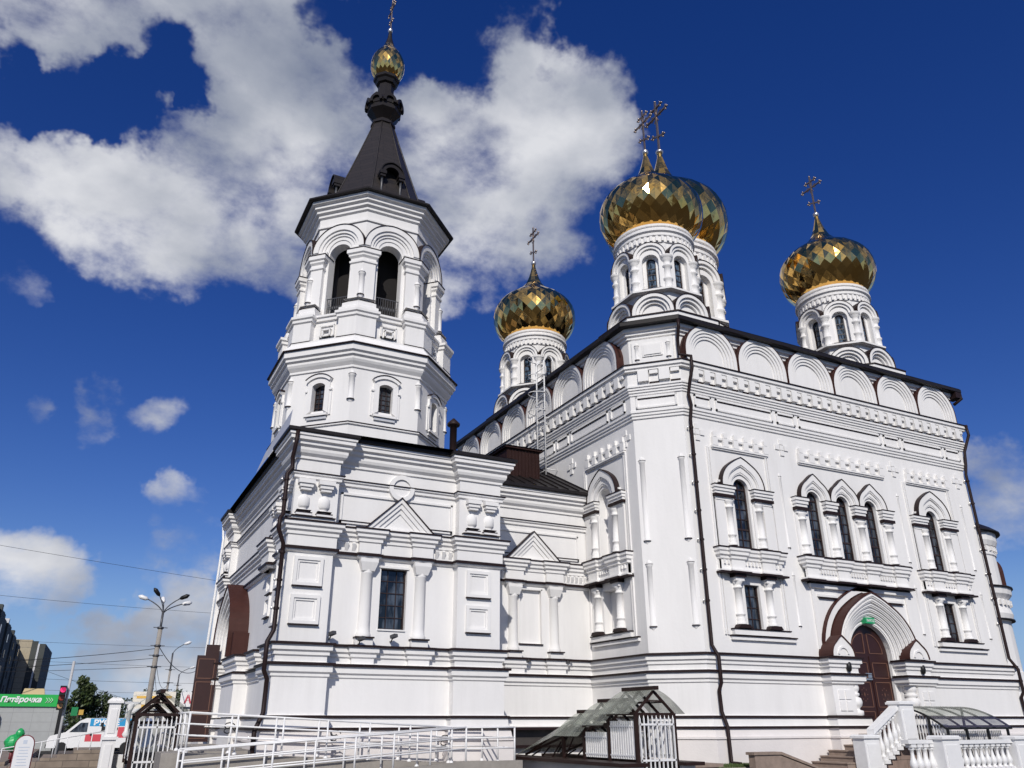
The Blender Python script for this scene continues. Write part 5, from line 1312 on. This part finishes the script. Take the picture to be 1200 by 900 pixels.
# ================================================================== GABLED CANOPIES OVER THE BASEMENT STAIRS
def gable_canopy(label, cx, y0, w, secs, gz, group, base=None, n_side=11):
    """secs: (ya, yb, eave z, ridge z); gz = (gate bottom, gate top)"""
    t = thing('canopy_entrance', label, 'canopy', (cx, y0, 0), group)
    hw = w/2; fr = MB(); sh = MB(); rg = MB()
    for (ya, yb, ez, rz) in secs:
        ov = .28
        def prof(s): # curved slope from ridge to eave
            out = []
            for i in range(7):
                f = i/6; out.append((s*(hw+ov)*f, rz-(rz-ez+.02)*(f**1.12)+.05*math.sin(f*PI)))
            return out
        for s in (-1, 1):
            pr = prof(s)
            for i in range(6):
                (a, za), (b, zb) = pr[i], pr[i+1]
                sh.add([(cx+a, ya-.12, za), (cx+b, ya-.12, zb), (cx+b, yb+.12, zb), (cx+a, yb+.12, za)], [(0,1,2,3)])
            for y in (ya, (ya+yb)/2, yb): bar(fr, (cx, y, rz-.05), (cx+s*hw, y, ez-.01), .055)
            bar(fr, (cx+s*hw, ya, ez-.02), (cx+s*hw, yb, ez-.02), .06)
            bar(fr, (cx+s*hw*.5, ya, (rz+ez)/2-.03), (cx+s*hw*.5, yb, (rz+ez)/2-.03), .03)
        bar(fr, (cx-hw, ya, ez-.03), (cx+hw, ya, ez-.03), .07); bar(fr, (cx-hw*.5, ya, (rz+ez)/2), (cx+hw*.5, ya, (rz+ez)/2), .04)
        wbox(rg, cx-.06, cx+.06, ya-.16, yb+.1, rz-.02, rz+.07)
    sh.build('roof_sheet', [POLY], t); rg.build('ridge_cap', [CANB], t); fr.build('roof_frame', [CANB], t)
    ys = sorted({secs[0][0], *[s[1] for s in secs]})
    for i, y in enumerate(ys):
        ez = secs[0][2] if i == 0 else secs[min(i-1, len(secs)-1)][2]
        for s in (-1, 1):
            p = MB(); bar(p, (cx+s*hw, y, 0 if i == 0 else gz[0]+.02), (cx+s*hw, y, ez), .085); p.build('post', [CANB], t)
    for k, (ya, yb, ez, rz) in enumerate(secs[:2]):
        for s in (-1, 1):
            p = MB()
            for i in range(n_side):
                y = ya+.1+(yb-ya-.2)*i/(n_side-1); bar(p, (cx+s*hw, y, gz[0]+.12), (cx+s*hw, y, ez-.18), .045, .03)
            bar(p, (cx+s*hw, ya, gz[0]+.2), (cx+s*hw, yb, gz[0]+.2), .035); bar(p, (cx+s*hw, ya, ez-.3), (cx+s*hw, yb, ez-.3), .035)
            p.build('picket_panel', [WMETAL], t)
    p = MB(); n = 9
    for i in range(n):
        x = cx-hw+.07+(w-.14)*i/(n-1); wdt = .045 if i in (0, n-1) or i == n//2 else .028
        bar(p, (x, y0-.06, .12), (x, y0-.06, gz[1]-.02), wdt, .03); lathe(p, x, y0-.06, [(.02, gz[1]-.02), (.004, gz[1]+.05)], 6)
    for z in (gz[1]-.16, gz[0]+.10, .2): bar(p, (cx-hw+.05, y0-.06, z), (cx+hw-.05, y0-.06, z), .045)
    p.build('gate', [WMETAL], t)
    return t
GR = 'gabled canopies over basement stairs'
c1 = gable_canopy('smoky polycarbonate canopy with white picket gate stepping down in front of the nave corner', 12.88, 17.4, 1.15, [(17.4, 18.6, 1.88, 2.44), (18.6, 19.8, 1.62, 2.19), (19.8, 20.9, 1.35, 1.93)], (.72, 1.78), GR)
sh = MB(); fr = MB()
for s in (-1, 1):
    sh.add([(12.88, 20.9, 1.90), (12.88+s*.85, 20.9, 1.34), (12.88+s*.85, 23.2, .80), (12.88, 23.2, .86)], [(0,1,2,3)])
    bar(fr, (12.88+s*.60, 20.9, 1.30), (12.88+s*.60, 23.1, .80), .05); bar(fr, (12.88, 20.9, 1.85), (12.88+s*.5, 23.1, .84), .04)
    for y in (20.3, 21.0, 21.6, 22.2): bar(fr, (12.88+s*.60, y, 1.32-(y-20.3)*.2), (12.88+s*.6, y+.5, .78), .03)
sh.build('roof_sheet', [POLY], c1); fr.build('roof_frame', [CANB], c1)
s = MB()
for q in ((11.9, 12.26, 17.2, 24.1), (13.5, 13.86, 17.2, 24.1)): wbox(s, *q, 0, .70)
pw = s.build('stairwell_wall', [WHITE]); tag(pw, 'low white wall round the stair pit with a brown coping', 'wall')
s2 = MB()
for q in ((11.6, 12.34, 17.0, 24.2), (13.42, 14.0, 17.0, 24.2)): wbox(s2, *q, .70, .78)
s2.build('coping', [CANB], pw)
s = MB(); wbox(s, 12.27, 13.49, 17.5, 24.0, -.0, .05); 
for i in range(4): wbox(s, 12.27, 13.49, 17.45+.3*i, 24.0, 0, .60-.14*i) if i == 0 else None
o = s.build('stair_pit_floor', [DARKST]); o['kind'] = 'structure'
c2 = gable_canopy('brown framed canopy with tall white picket gate at the street end of the ramp', 1.94, 23.3, 1.0, [(23.3, 24.4, 1.90, 2.40), (24.4, 25.5, 1.72, 2.20)], (.70, 1.74), GR, n_side=8)
s = MB()
for i in range(6): wbox(s, 1.45, 2.43, 23.9+.3*i, 24.2+.3*i, 0, .35+.12*i)
o = s.build('stone_steps', [CONC]); tag(o, 'grey stone steps seen through the white picket gate', 'stairs')
s = MB(); lathe(s, 1.75, 25.9, [(.16, .9), (.20, 1.0), (.08, 1.1), (.13, 1.35), (.15, 1.5), (.10, 1.75), (.12, 1.95)], 12); 
lathe(s, 2.15, 25.9, [(.16, .9), (.20, 1.0), (.08, 1.1), (.13, 1.35), (.15, 1.5), (.10, 1.75), (.12, 1.95)], 12); wbox(s, 1.3, 2.6, 25.75, 26.05, 1.95, 2.05); wbox(s, 1.3, 2.6, 25.75, 26.05, 0, .9)
o = s.build('balustrade', [WMETAL]); tag(o, 'short white balustrade standing behind the picket gate', 'balustrade')

# ================================================================== RAMP
rp = thing('access_ramp', 'grey concrete access ramp with white tubular railings in front of the narthex', 'ramp', (6, 20.6, 0))
s = MB()
def sloped(mb, xa, xb, y0, y1, za, zb, base=0): prism(mb, Fr(0, y1, 1, 0), [(xa, base), (xb, base), (xb, zb), (xa, za)], 0, y1-y0)
sloped(s, 2.3, 8.8, 20.75, 21.75, 1.06, .72)      # upper run
sloped(s, 2.2, 8.8, 19.65, 20.65, .30, .72)       # lower run
wbox(s, 8.802, 10.25, 19.65, 21.75, 0, .72); wbox(s, 1.9, 2.298, 20.75, 22.2, 0, 1.06); wbox(s, 2.3, 4.0, 21.752, 30.0, 0, 1.06); wbox(s, 4.0, 4.28, 22.4, 30.0, 0, 1.055)
s.build('ramp_body', [CONC], rp)
s = MB(); sloped(s, 2.2, 8.8, 19.55, 19.65, .38, .80); wbox(s, 8.8, 10.3, 19.55, 19.65, 0, .80); s.build('kerb', [CONC], rp)
def rail_run(parent, pts, hs=(.80, .58, .36), post_gap=1.0, r=.024):
    """pts: floor points (x,y,z)"""
    mb = MB()
    for i in range(len(pts)-1):
        a, b = Vector(pts[i]), Vector(pts[i+1])
        for h in hs: tube(mb, [a+Vector((0,0,h)), b+Vector((0,0,h))], r if h == hs[0] else r*.85, 6)
    mb.build('rails', [WMETAL], parent)
    for i in range(len(pts)-1):
        a, b = Vector(pts[i]), Vector(pts[i+1]); L_ = (b-a).length; n = max(1, round(L_/post_gap))
        for k in range(n+(1 if i == len(pts)-2 else 0)):
            p = a.lerp(b, k/n); m_ = MB(); tube(m_, [p, p+Vector((0,0,hs[0]))], .024, 6); lathe(m_, p.x, p.y, [(.055, p.z), (.055, p.z+.03), (.025, p.z+.06)], 8); m_.build('post', [WMETAL], parent)
rail_run(rp, [(2.4, 21.65, 1.06), (8.8, 21.65, .74), (10.15, 21.65, .72), (10.15, 19.7, .72), (8.8, 19.7, .72), (2.25, 19.7, .30)], (.84, .60, .36))
rail_run(rp, [(2.4, 20.80, 1.06), (8.8, 20.80, .72)], (.84, .60, .36)); rail_run(rp, [(8.8, 20.6, .72), (2.25, 20.6, .30)], (.84, .60, .36))
rail_run(rp, [(2.4, 20.85, 1.06), (2.4, 24.4, 1.06), (2.4, 28.0, 1.06)], (.84, .60, .36))
for (x, y, z) in ((9.0, 21.6, .74), (6.0, 21.6, .88), (3.6, 22.9, 1.06)):      # scroll brackets
    m_ = MB()
    for s_ in (0, .12): tube(m_, [(x+.16*math.cos(t*.5)*(1-t*.06), y-.02, z+.42+s_+.10*math.sin(t*.5)*(1-t*.06)) for t in range(13)], .014, 5)
    m_.build('scroll', [IRON], rp)

# ================================================================== STREET SIDE, LEFT
s = MB(); 
for i in range(6):
    z1 = .62+.085*i; x0 = -1.6+.36*i
    wbox(s, x0, 1.0, 25.0, 28.0, z1-.085 if i else 0, z1)
o = s.build('terrace_steps', [PAVEST]); tag(o, 'broad sandy stone steps rising towards the white gate pillar', 'stairs')
s = MB(); wbox(s, -14, -1.4, 27.5, 29.5, 0, .72); wbox(s, -14, -1.4, 29.5, 60, 0, .30); o = s.build('terrace', [PAVEST]); o['kind'] = 'structure'
pil = MB(); F = Fr(.92, 23.7, 1, 0)
box(pil, F, -.15, .15, -.15, .15, 0, 1.30); box(pil, F, -.19, .19, -.19, .19, 1.30, 1.37); box(pil, F, -.13, .13, -.13, .13, 1.37, 2.14); box(pil, F, -.18, .18, -.18, .18, 2.14, 2.20); prism(pil, F, [(-.18, 2.20), (.18, 2.20), (.10, 2.27), (-.10, 2.27)], -.12, .12)
box(pil, F, -.08, .08, .15, .165, .5, 1.2); box(pil, F, -.08, .08, .13, .145, 1.45, 2.0)
o = pil.build('gate_pillar', [WHITE]); tag(o, 'white square gate pillar with a stepped cap beside the stone steps', 'pillar')
s = MB(); bar(s, (1.1, 23.7, 2.15), (1.5, 23.9, 2.15), .06); 
lathe(s, 1.28, 23.8, [(.05, 1.35), (.09, 1.42), (.05, 1.5), (.05, 1.95), (.09, 2.05), (.09, 2.12)], 10)
o = s.build('gate_hinge_post', [WMETAL]); tag(o, 'turned white post on the right of the gate pillar', 'post')
hr = MB()
for i in range(9): x = -1.4+.28*i; tube(hr, [(x, 25.05, .7+.04*i), (x, 25.05, 1.1+.05*i)], .012, 5)
tube(hr, [(-1.4, 25.05, 1.10), (.9, 25.05, 1.50)], .014, 5); tube(hr, [(-3.5, 27.4, 1.0), (-1.2, 27.4, 1.0)], .014, 5)
o = hr.build('step_handrail', [WMETAL]); tag(o, 'thin white handrail along the sandy stone steps', 'handrail')

# memorial board and green bag
bd = thing('notice_board', 'white round-topped board leaning on the stone steps', 'board', (-.75, 20.3, 0))
F = Fr(-.75, 20.25, 1, .0)
s = MB(); o_ = [(-.16, .60)]+arc(0, 1.28, .16, 0, None, 14)+[(.16, .60)]; prism(s, F, o_, -.03, .02); s.build('panel', [WMETAL], bd)
PLINE = mat('pale_blue_print', (.55, .60, .68), .5); REDEDGE = mat('dark_red_edge', (.16, .02, .025), .5)
s = MB(); ring(s, F, o_, [(-.178, .60)]+arc(0, 1.28, .178, 0, None, 14)+[(.178, .60)], -.06, -.0); s.build('rim', [REDEDGE], bd)
s = MB(); 
for k in range(7): box(s, F, -.10+.01*(k % 3), .10-.012*((k*2) % 3), .02, .0225, 1.22-.055*k, 1.235-.055*k)
box(s, F, -.035, .035, .02, .0225, 1.29, 1.36); s.build('print', [PLINE], bd)
s = MB(); box(s, F, -.12, -.08, -.02, .01, 0, .6); box(s, F, .08, .12, -.02, .01, 0, .6); s.build('leg', [REDEDGE], bd)
GPL = mat('green_plastic', (.02, .36, .10), .35, var=.1)
s = MB(); rnd = random.Random(5)
def blob(mb, c, r, seed, sx=1, sy=1, sz=1, n=10):
    rr = random.Random(seed); rows = []
    for j in range(n+1):
        ph = PI*j/n; rows.append([(c[0]+sx*r*math.sin(ph)*math.cos(2*PI*i/n)*(1+rr.uniform(-.12, .12)), c[1]+sy*r*math.sin(ph)*math.sin(2*PI*i/n), c[2]-sz*r*math.cos(ph)*(1+rr.uniform(-.08, .08))) for i in range(n)])
    mb.add([v for r_ in rows for v in r_], [(j*n+i, j*n+(i+1) % n, (j+1)*n+(i+1) % n, (j+1)*n+i) for j in range(n) for i in range(n)], False)
blob(s, (-1.42, 30.0, 1.14), .24, 1, n=12); blob(s, (-1.30, 30.0, 1.40), .12, 2, sz=1.2, n=12); s.m = 1; tube(s, [(-1.42, 30, 0.6), (-1.42, 30, .95)], .05, 6)
o = s.build('balloon_figure', [GPL, REDEDGE]); tag(o, 'crumpled bright green balloon figure outside the shop', 'balloon')

# ---- supermarket
sh = thing('supermarket', 'low grey panelled shop with a bright green fascia', 'shop', (-8, 68, 0))
SW_ = tiled('grey_facade_panel', (.40, .41, .40), (.38, .39, .385), (.30, .30, .30), 1.2, .6, .6, .01, 0, (PI/2, 0, 0), .04)
GFAS = mat('green_fascia', (.02, .42, .075), .45, var=.03)
d_ = Vector((1.0, -.0)).normalized()
SF = Fr(-.85, 67.1, d_.x, d_.y)
s = MB(); box(s, SF, -22, 0, -14, 0, 0, 3.5); s.build('wall', [SW_], sh)
s = MB(); box(s, SF, -22, .05, -.05, .12, 2.78, 3.55); box(s, SF, -.0, .12, -14, .12, 2.78, 3.55); s.build('fascia', [GFAS], sh)
s = MB(); box(s, SF, -.02, .28, -.3, .10, 0, 2.78); s.build('corner_post', [IRON], sh)
s = MB(); box(s, SF, -4.9, -3.55, .02, .45, 2.12, 2.36); box(s, SF, -4.9, -3.6, -.02, .06, .4, 2.12); s.build('shop_door', [DARKST], sh); s = MB(); box(s, SF, -3.62, -3.5, .02, .40, .3, 2.1); s.build('door_frame', [GREY], sh)
text_mesh('lettering', 'Пятёрочка', .47, SF, -3.66, .13, 3.06, WHT, sh, shear=.22, bold=.018, ext=.02, xs=1.0)
s = MB()
for k in range(3):
    u = -.95+.15*k; 
    for q in ((0, .0, .14, .16), (.14, .16, 0, .32)): bar(s, SF.P(u+q[0], .14, 3.02+q[1]), SF.P(u+q[2], .14, 3.02+q[3]), .07, .02)
s.build('lettering', [WHT], sh)
s = MB(); box(s, SF, -4.0, -3.72, .12, .16, 2.98, 3.34); s.build('emblem', [mat('red_emblem', (.5, .05, .02), .5)], sh)
s = MB(); prism(s, SF, [(-2.5, 3.55), (-2.4, 3.95), (-1.2, 3.95), (-1.1, 3.55)], -1.5, -.5); s.build('roof_box', [mat('cream_box', (.62, .48, .26), .6)], sh)

# ---- traffic light
tl = thing('traffic_light', 'traffic light with a lit red lamp on a pale pole', 'traffic light', (-.35, 36.6, 0))
s = MB(); tube(s, [(-.30, 36.6, 0), (-.30, 36.6, 3.9)], .05, 8); s.build('pole', [GREY], tl)
s = MB(); wbox(s, -.58, -.36, 36.3, 36.6, 2.15, 3.0); 
for z in (2.86, 2.58, 2.30): wbox(s, -.56, -.38, 36.10, 36.3, z+.08, z+.10)
s.build('housing', [IRON], tl)
def lamp(z, col, em=0, x=-.47, r=.10):
    m_ = mat('signal_lens', col, .3); 
    if em: m_.node_tree.nodes['Principled BSDF'].inputs['Emission Color'].default_value = (*col, 1); m_.node_tree.nodes['Principled BSDF'].inputs['Emission Strength'].default_value = em
    q = MB(); q.add([(x+r*math.cos(a*PI/8), 36.28, z+r*math.sin(a*PI/8)) for a in range(16)], [tuple(range(16))]); q.build('lens', [m_], tl)
lamp(2.86, (.80, .03, .16), .7); lamp(2.58, (.30, .05, .03)); lamp(2.30, (.55, .30, .12))
s = MB(); wbox(s, -.06, .16, 36.25, 36.5, 1.95, 2.25); s.build('side_housing', [mat('green_housing', (.01, .22, .07), .5)], tl)
s = MB(); wbox(s, .20, .36, 36.25, 36.5, 1.98, 2.16); s.build('side_lens', [mat('amber_box', (.60, .38, .08), .5)], tl)

# ---- vans
def van(label, x, y, ang, L_, H_, wrap, group=None):
    t = thing('van', label, 'van', (x, y, 0), group)
    F = Fr(x, y, math.cos(ang), math.sin(ang))
    body = [(0, .35), (0.0, .80), (.12, 1.02), (.95, 1.22), (1.65, H_-.15), (2.0, H_), (L_-.1, H_), (L_, H_-.15), (L_, .35)]
    s = MB(); prism(s, F, body, -.95, .95); s.build('body', [WMETAL], t)
    s = MB()
    for n in (-.952, .952):
        a, b = (n-.004, n) if n < 0 else (n, n+.004)
        prism(s, F, [(1.15, 1.22), (1.72, H_-.25), (2.15, H_-.25), (2.15, 1.22)], a, b)
    prism(s, F, [(1.0, 1.25), (1.62, H_-.2), (1.60, H_-.17), (.97, 1.27)], -.80, .80); s.build('window', [GLASS], t)
    for u in (.85, L_-.9):
        for n in (-.97, .75):
            w = MB(); c = F.P(u, n, .34); c2 = F.P(u, n+.22, .34)
            rim = [Vector(c)+Vector((F.u[0]*.34*math.cos(k*PI/8), F.u[1]*.34*math.cos(k*PI/8), .34*math.sin(k*PI/8))) for k in range(16)]
            dv = Vector(c2)-Vector(c); w.add([tuple(p) for p in rim]+[tuple(p+dv) for p in rim], [tuple(range(16)), tuple(range(16, 32))]+[(k, (k+1) % 16, 16+(k+1) % 16, 16+k) for k in range(16)])
            w.build('wheel', [IRON], t)
    s = MB(); box(s, F, -.02, .05, .55, .85, .75, .92); box(s, F, -.02, .05, -.85, -.55, .75, .92); s.build('headlight', [GREY], t)
    s = MB(); box(s, F, -.06, .1, -.93, .93, .34, .56); s.build('bumper', [IRON], t)
    if wrap:
        s = MB(); box(s, F, 2.25, L_-.1, .951, .957, 1.55, 1.98); s.build('blue_panel', [mat('blue_wrap', (.02, .30, .58), .4)], t)
        s = MB(); box(s, F, 2.1, 3.0, .951, .957, .70, 1.1); RW = mat('red_wrap', (.60, .07, .09), .4); s.build('red_panel', [RW], t); s = MB(); box(s, F, 3.9, L_-.1, .951, .957, .9, 1.50); s.build('red_panel', [RW], t)
        rr = random.Random(2)
        for k in range(7):
            s = MB(); u = 2.3+rr.random()*1.5; z = 1.0+rr.random()*.6; box(s, F, u, u+rr.uniform(.08, .25), .957, .960+.002*k, z, z+rr.uniform(.1, .3)); s.build('printed_figure', [IRON], t)
        text_mesh('lettering', 'РУСТЕ', .40, F, 2.45, .96, 1.62, WHT, t, bold=.02, ext=.002, xs=1.15)
    return t
van('white van with a blue and red advertising wrap parked by the steps', -.80, 60.0, -.30, 5.4, 2.0, True)
van('plain white van parked behind the wrapped one', -.45, 65.5, -.2, 4.2, 1.95, False)

# ---- kiosk hoardings behind the canopy
for (x, y, w, h, z, cols, txt, lab) in ((4.5, 82, 3.6, 1.75, 2.55, ((.75, .70, .60), (.75, .45, .08)), '', 'cream and orange hoarding above the rear kiosk'), (8.2, 80, 1.7, 1.2, 3.05, ((.78, .76, .75), (.5, .05, .08)), 'АС', 'white hoarding with red letters beside the lamp post')):
    t = thing('hoarding', lab, 'billboard', (x, y, 0)); F = Fr(x, y, .93, -.36)
    s = MB(); box(s, F, 0, w, -.1, 0, z, z+h); s.build('panel', [mat('hoarding_base', cols[0], .6, var=.1)], t)
    s = MB(); box(s, F, .3, w-.3, 0, .02, z+h-.55, z+h-.35) if not txt else None
    if not txt:
        box(s, F, .8, 1.5, 0, .02, z+.2, z+.7); s.build('orange_print', [mat('orange_print', cols[1], .6)], t)
    else: text_mesh('lettering', txt, .9, F, .35, .02, z+.3, mat('red_letters', cols[1], .6), t, bold=.03, ext=.01)
    s = MB(); box(s, F, .2, .35, -.2, -.05, 0, z); box(s, F, w-.35, w-.2, -.2, -.05, 0, z); s.build('post', [GREY], t)
    s = MB(); box(s, F, -.5, w+.5, -3, -.25, 0, z); s.build('kiosk_body', [mat('kiosk_white', (.55, .54, .52), .7)], t)

# ---- lamp posts
def lamp_post(label, x, y, zc, zt, heads, r=.19, group='street lamps along the road'):
    t = thing('street_lamp', label, 'street lamp', (x, y, 0), group)
    s = MB(); tube(s, [(x, y, 0), (x, y, zc)], [r*1.25, r*.85], 10); s.build('pole', [CONC], t)
    s = MB(); tube(s, [(x, y, zc-.5), (x, y, zt)], .085, 8)
    for z in (zc-1.4, zc-2.1, zc-2.9, zc-.1): lathe(s, x, y, [(r*1.1, z), (r*1.25, z+.03), (r*1.25, z+.13), (r*1.1, z+.16)], 8); bar(s, (x-.5, y, z+.1), (x+.5, y, z+.1), .05)
    s.build('bracket', [SILVER], t)
    for (dx, dy, dz, white) in heads:
        a = MB(); pts = [(x+dx*f**1.7, y+dy*f**1.7, zt-.2+dz*f**.85) for f in [i/7 for i in range(8)]]; tube(a, pts, .04, 6)
        arm = a.build('arm', [SILVER], t)
        h = MB(); d = Vector((dx, dy, .35*dz)).normalized(); p = Vector(pts[-1]); tube(h, [p, p+d*.15, p+d*.55, p+d*.75], [.06, .15, .17, .05], 8)
        h.build('lamp_head', [WMETAL if white else IRON], t)
LX_, LY_ = 4.80, 68.0
lamp_post('tall concrete lamp post with five splayed lamp arms', LX_, LY_, 8.4, 9.5, [(-1.2, .2, 1.15, 1), (-.45, -.2, 1.4, 0), (-.05, .4, 1.0, 1), (1.0, -.4, 1.25, 0), (1.3, .3, .95, 1)])
lamp_post('second lamp post further along the road with one arm', 8.45, 96.5, 7.0, 8.7, [(1.0, -.2, 1.1, 1)], .12)
lamp_post('farthest lamp post with a curved single arm', 12.2, 125, 6.6, 8.0, [(1.2, -.3, 1.0, 1)], .14)

# ---- overhead cables
def cable(p, q, sag=.8, r=.018):
    s = MB(); p, q = Vector(p), Vector(q)
    tube(s, [p.lerp(q, i/20)-Vector((0, 0, sag*4*(i/20)*(1-i/20))) for i in range(21)], r*.6, 5)
    o = s.build('overhead_cable', [IRON]); tag(o, 'thin dark overhead cable strung across the street', 'cable', 'overhead cables of the street'); return o
P1 = (LX_, LY_, 7.0)
for p, q, sg, r in (((LX_, LY_, 6.9), (-22, 60, 5.4), .9, .035), ((LX_, LY_, 6.2), (-24, 62, 4.4), .5, .03), ((LX_, LY_, 5.6), (-24, 66, 4.8), .4, .025),
                    ((LX_, LY_, 7.2), (11, 96, 6.9), .9, .05), ((11, 96, 6.9), (22, 80, 10), 1.2, .06), ((LX_, LY_, 6.4), (8.45, 96.5, 5.6), 1.2, .03), ((LX_, LY_, 5.9), (8.45, 96.5, 4.6), 1.6, .03),
                    ((-30, 75, 12.6), (30, 90, 12.4), .9, .022), ((-30, 70, 16.6), (30, 70, 10.9), .5, .022), ((-30, 78, 17.0), (6, 76, 2.8), .8, .02), ((-30, 86, 9.4), (30, 96, 9.9), .8, .02), ((-30, 90, 8.4), (30, 96, 7.6), .8, .02), ((-30, 90, 7.0), (30, 100, 6.2), .9, .022), ((-30, 90, 6.1), (30, 104, 5.2), .9, .02)):
    cable(p, q, sg, r)

# ---- trees
BARK = mat('bark', (.07, .05, .035), .9, bump=.4); LEAFS = [mat('leaf_a', (.030, .050, .014), .55), mat('leaf_b', (.050, .075, .020), .55), mat('leaf_c', (.075, .095, .028), .5)]
def tree(label, x, y, h, w, seed, nleaf=3200, conic=False, cat='tree', group='trees behind the street'):
    rr = random.Random(seed)
    t = thing('broadleaf_tree' if not conic else 'spruce_tree', label, cat, (x, y, 0), group)
    s = MB(); tube(s, [(x, y, 0), (x+.1, y, h*.35), (x-.05, y+.1, h*.8)], [h*.03, h*.022, h*.006], 8)
    cl = []
    for k in range(16):
        a = rr.uniform(0, 2*PI); z = h*rr.uniform(.25, .9); f = (1-(z/h-.25)*.9) if conic else math.sin(PI*min(1, max(.12, (z/h-.12)/.9)))**.6
        rd = w/2*f*rr.uniform(.45, .85); c = Vector((x+rd*math.cos(a), y+rd*math.sin(a), z)); cl.append((c, w*rr.uniform(.13, .24)*(.6 if conic else 1)))
        tube(s, [(x, y, z*.7), tuple(c)], [h*.009, h*.002], 5)
    s.build('trunk', [BARK], t)
    cl.append((Vector((x, y, h*.93)), w*.15))
    m_ = MB()
    for i in range(nleaf):
        c, r_ = cl[i % len(cl)]
        d = Vector((rr.gauss(0, 1), rr.gauss(0, 1), rr.gauss(0, .75))).normalized()*r_*rr.uniform(.3, 1.08)**.5
        p = c+d; sz = rr.uniform(.14, .32)*h/8; n = Vector((rr.gauss(0, 1), rr.gauss(0, 1), rr.gauss(0, 1)+.6)).normalized(); u = n.orthogonal().normalized()*sz; v = n.cross(u)*.6
        m_.m = rr.choice((0, 0, 1, 1, 2)); m_.add([p-u, p-v*.8, p+u, p+v*.8], [(0,1,2,3)])
    m_.build('crown', LEAFS, t, recalc=False)
tree('tall dark tree rising beside the traffic light', .4, 94, 6.0, 3.4, 1, 4200)
tree('rounded dark tree right of the tallest one', 2.4, 96, 4.6, 3.6, 2, 3000)
tree('low dark tree behind the white pillar', 4.2, 100, 4.0, 4.5, 3, 3000)
tree('dark tree behind the cream hoarding', 7.4, 106, 5.2, 5.0, 4, 3400)
tree('dark tree behind the lamp posts', 10.5, 106, 5.0, 5.5, 5, 3400)
tree('lighter tree nearest the open brown door leaf', 13.2, 104, 5.0, 5.0, 6, 3200)
tree('wide low tree under the left lamp arms', -.8, 104, 3.8, 4.0, 8, 2400)

# ---- far apartment blocks
PAN = tiled('panel_concrete', (.42, .36, .25), (.39, .33, .235), (.22, .19, .15), 3.0, 2.8, .85, .05, 0, (PI/2, 0, 0), .08)
DARKP = mat('dark_shaded_panel', (.055, .06, .055), .8, var=.3, vscale=.2)  # near-black colour carries the shade of sides turned from the sun
b = thing('apartment_block', 'tall beige panel block with a dark glazed side in shade', 'apartment block', (-16, 243, 0))
F = Fr(-17.5, 244, 1, -.03)
s = MB(); box(s, F, 0, 5.2, -30, 0, 0, 21.5); s.build('end_wall', [PAN], b)
s = MB(); box(s, F, 5.2, 6.6, -.4, .1, 0, 21.2); box(s, F, 7.0, 8.3, -30, .1, 0, 20.6); s.build('dark_bay', [DARKP], b)
s = MB(); box(s, F, 6.6, 7.0, -30, .2, 0, 20.6); s.build('pale_fin', [PALEROOF], b)
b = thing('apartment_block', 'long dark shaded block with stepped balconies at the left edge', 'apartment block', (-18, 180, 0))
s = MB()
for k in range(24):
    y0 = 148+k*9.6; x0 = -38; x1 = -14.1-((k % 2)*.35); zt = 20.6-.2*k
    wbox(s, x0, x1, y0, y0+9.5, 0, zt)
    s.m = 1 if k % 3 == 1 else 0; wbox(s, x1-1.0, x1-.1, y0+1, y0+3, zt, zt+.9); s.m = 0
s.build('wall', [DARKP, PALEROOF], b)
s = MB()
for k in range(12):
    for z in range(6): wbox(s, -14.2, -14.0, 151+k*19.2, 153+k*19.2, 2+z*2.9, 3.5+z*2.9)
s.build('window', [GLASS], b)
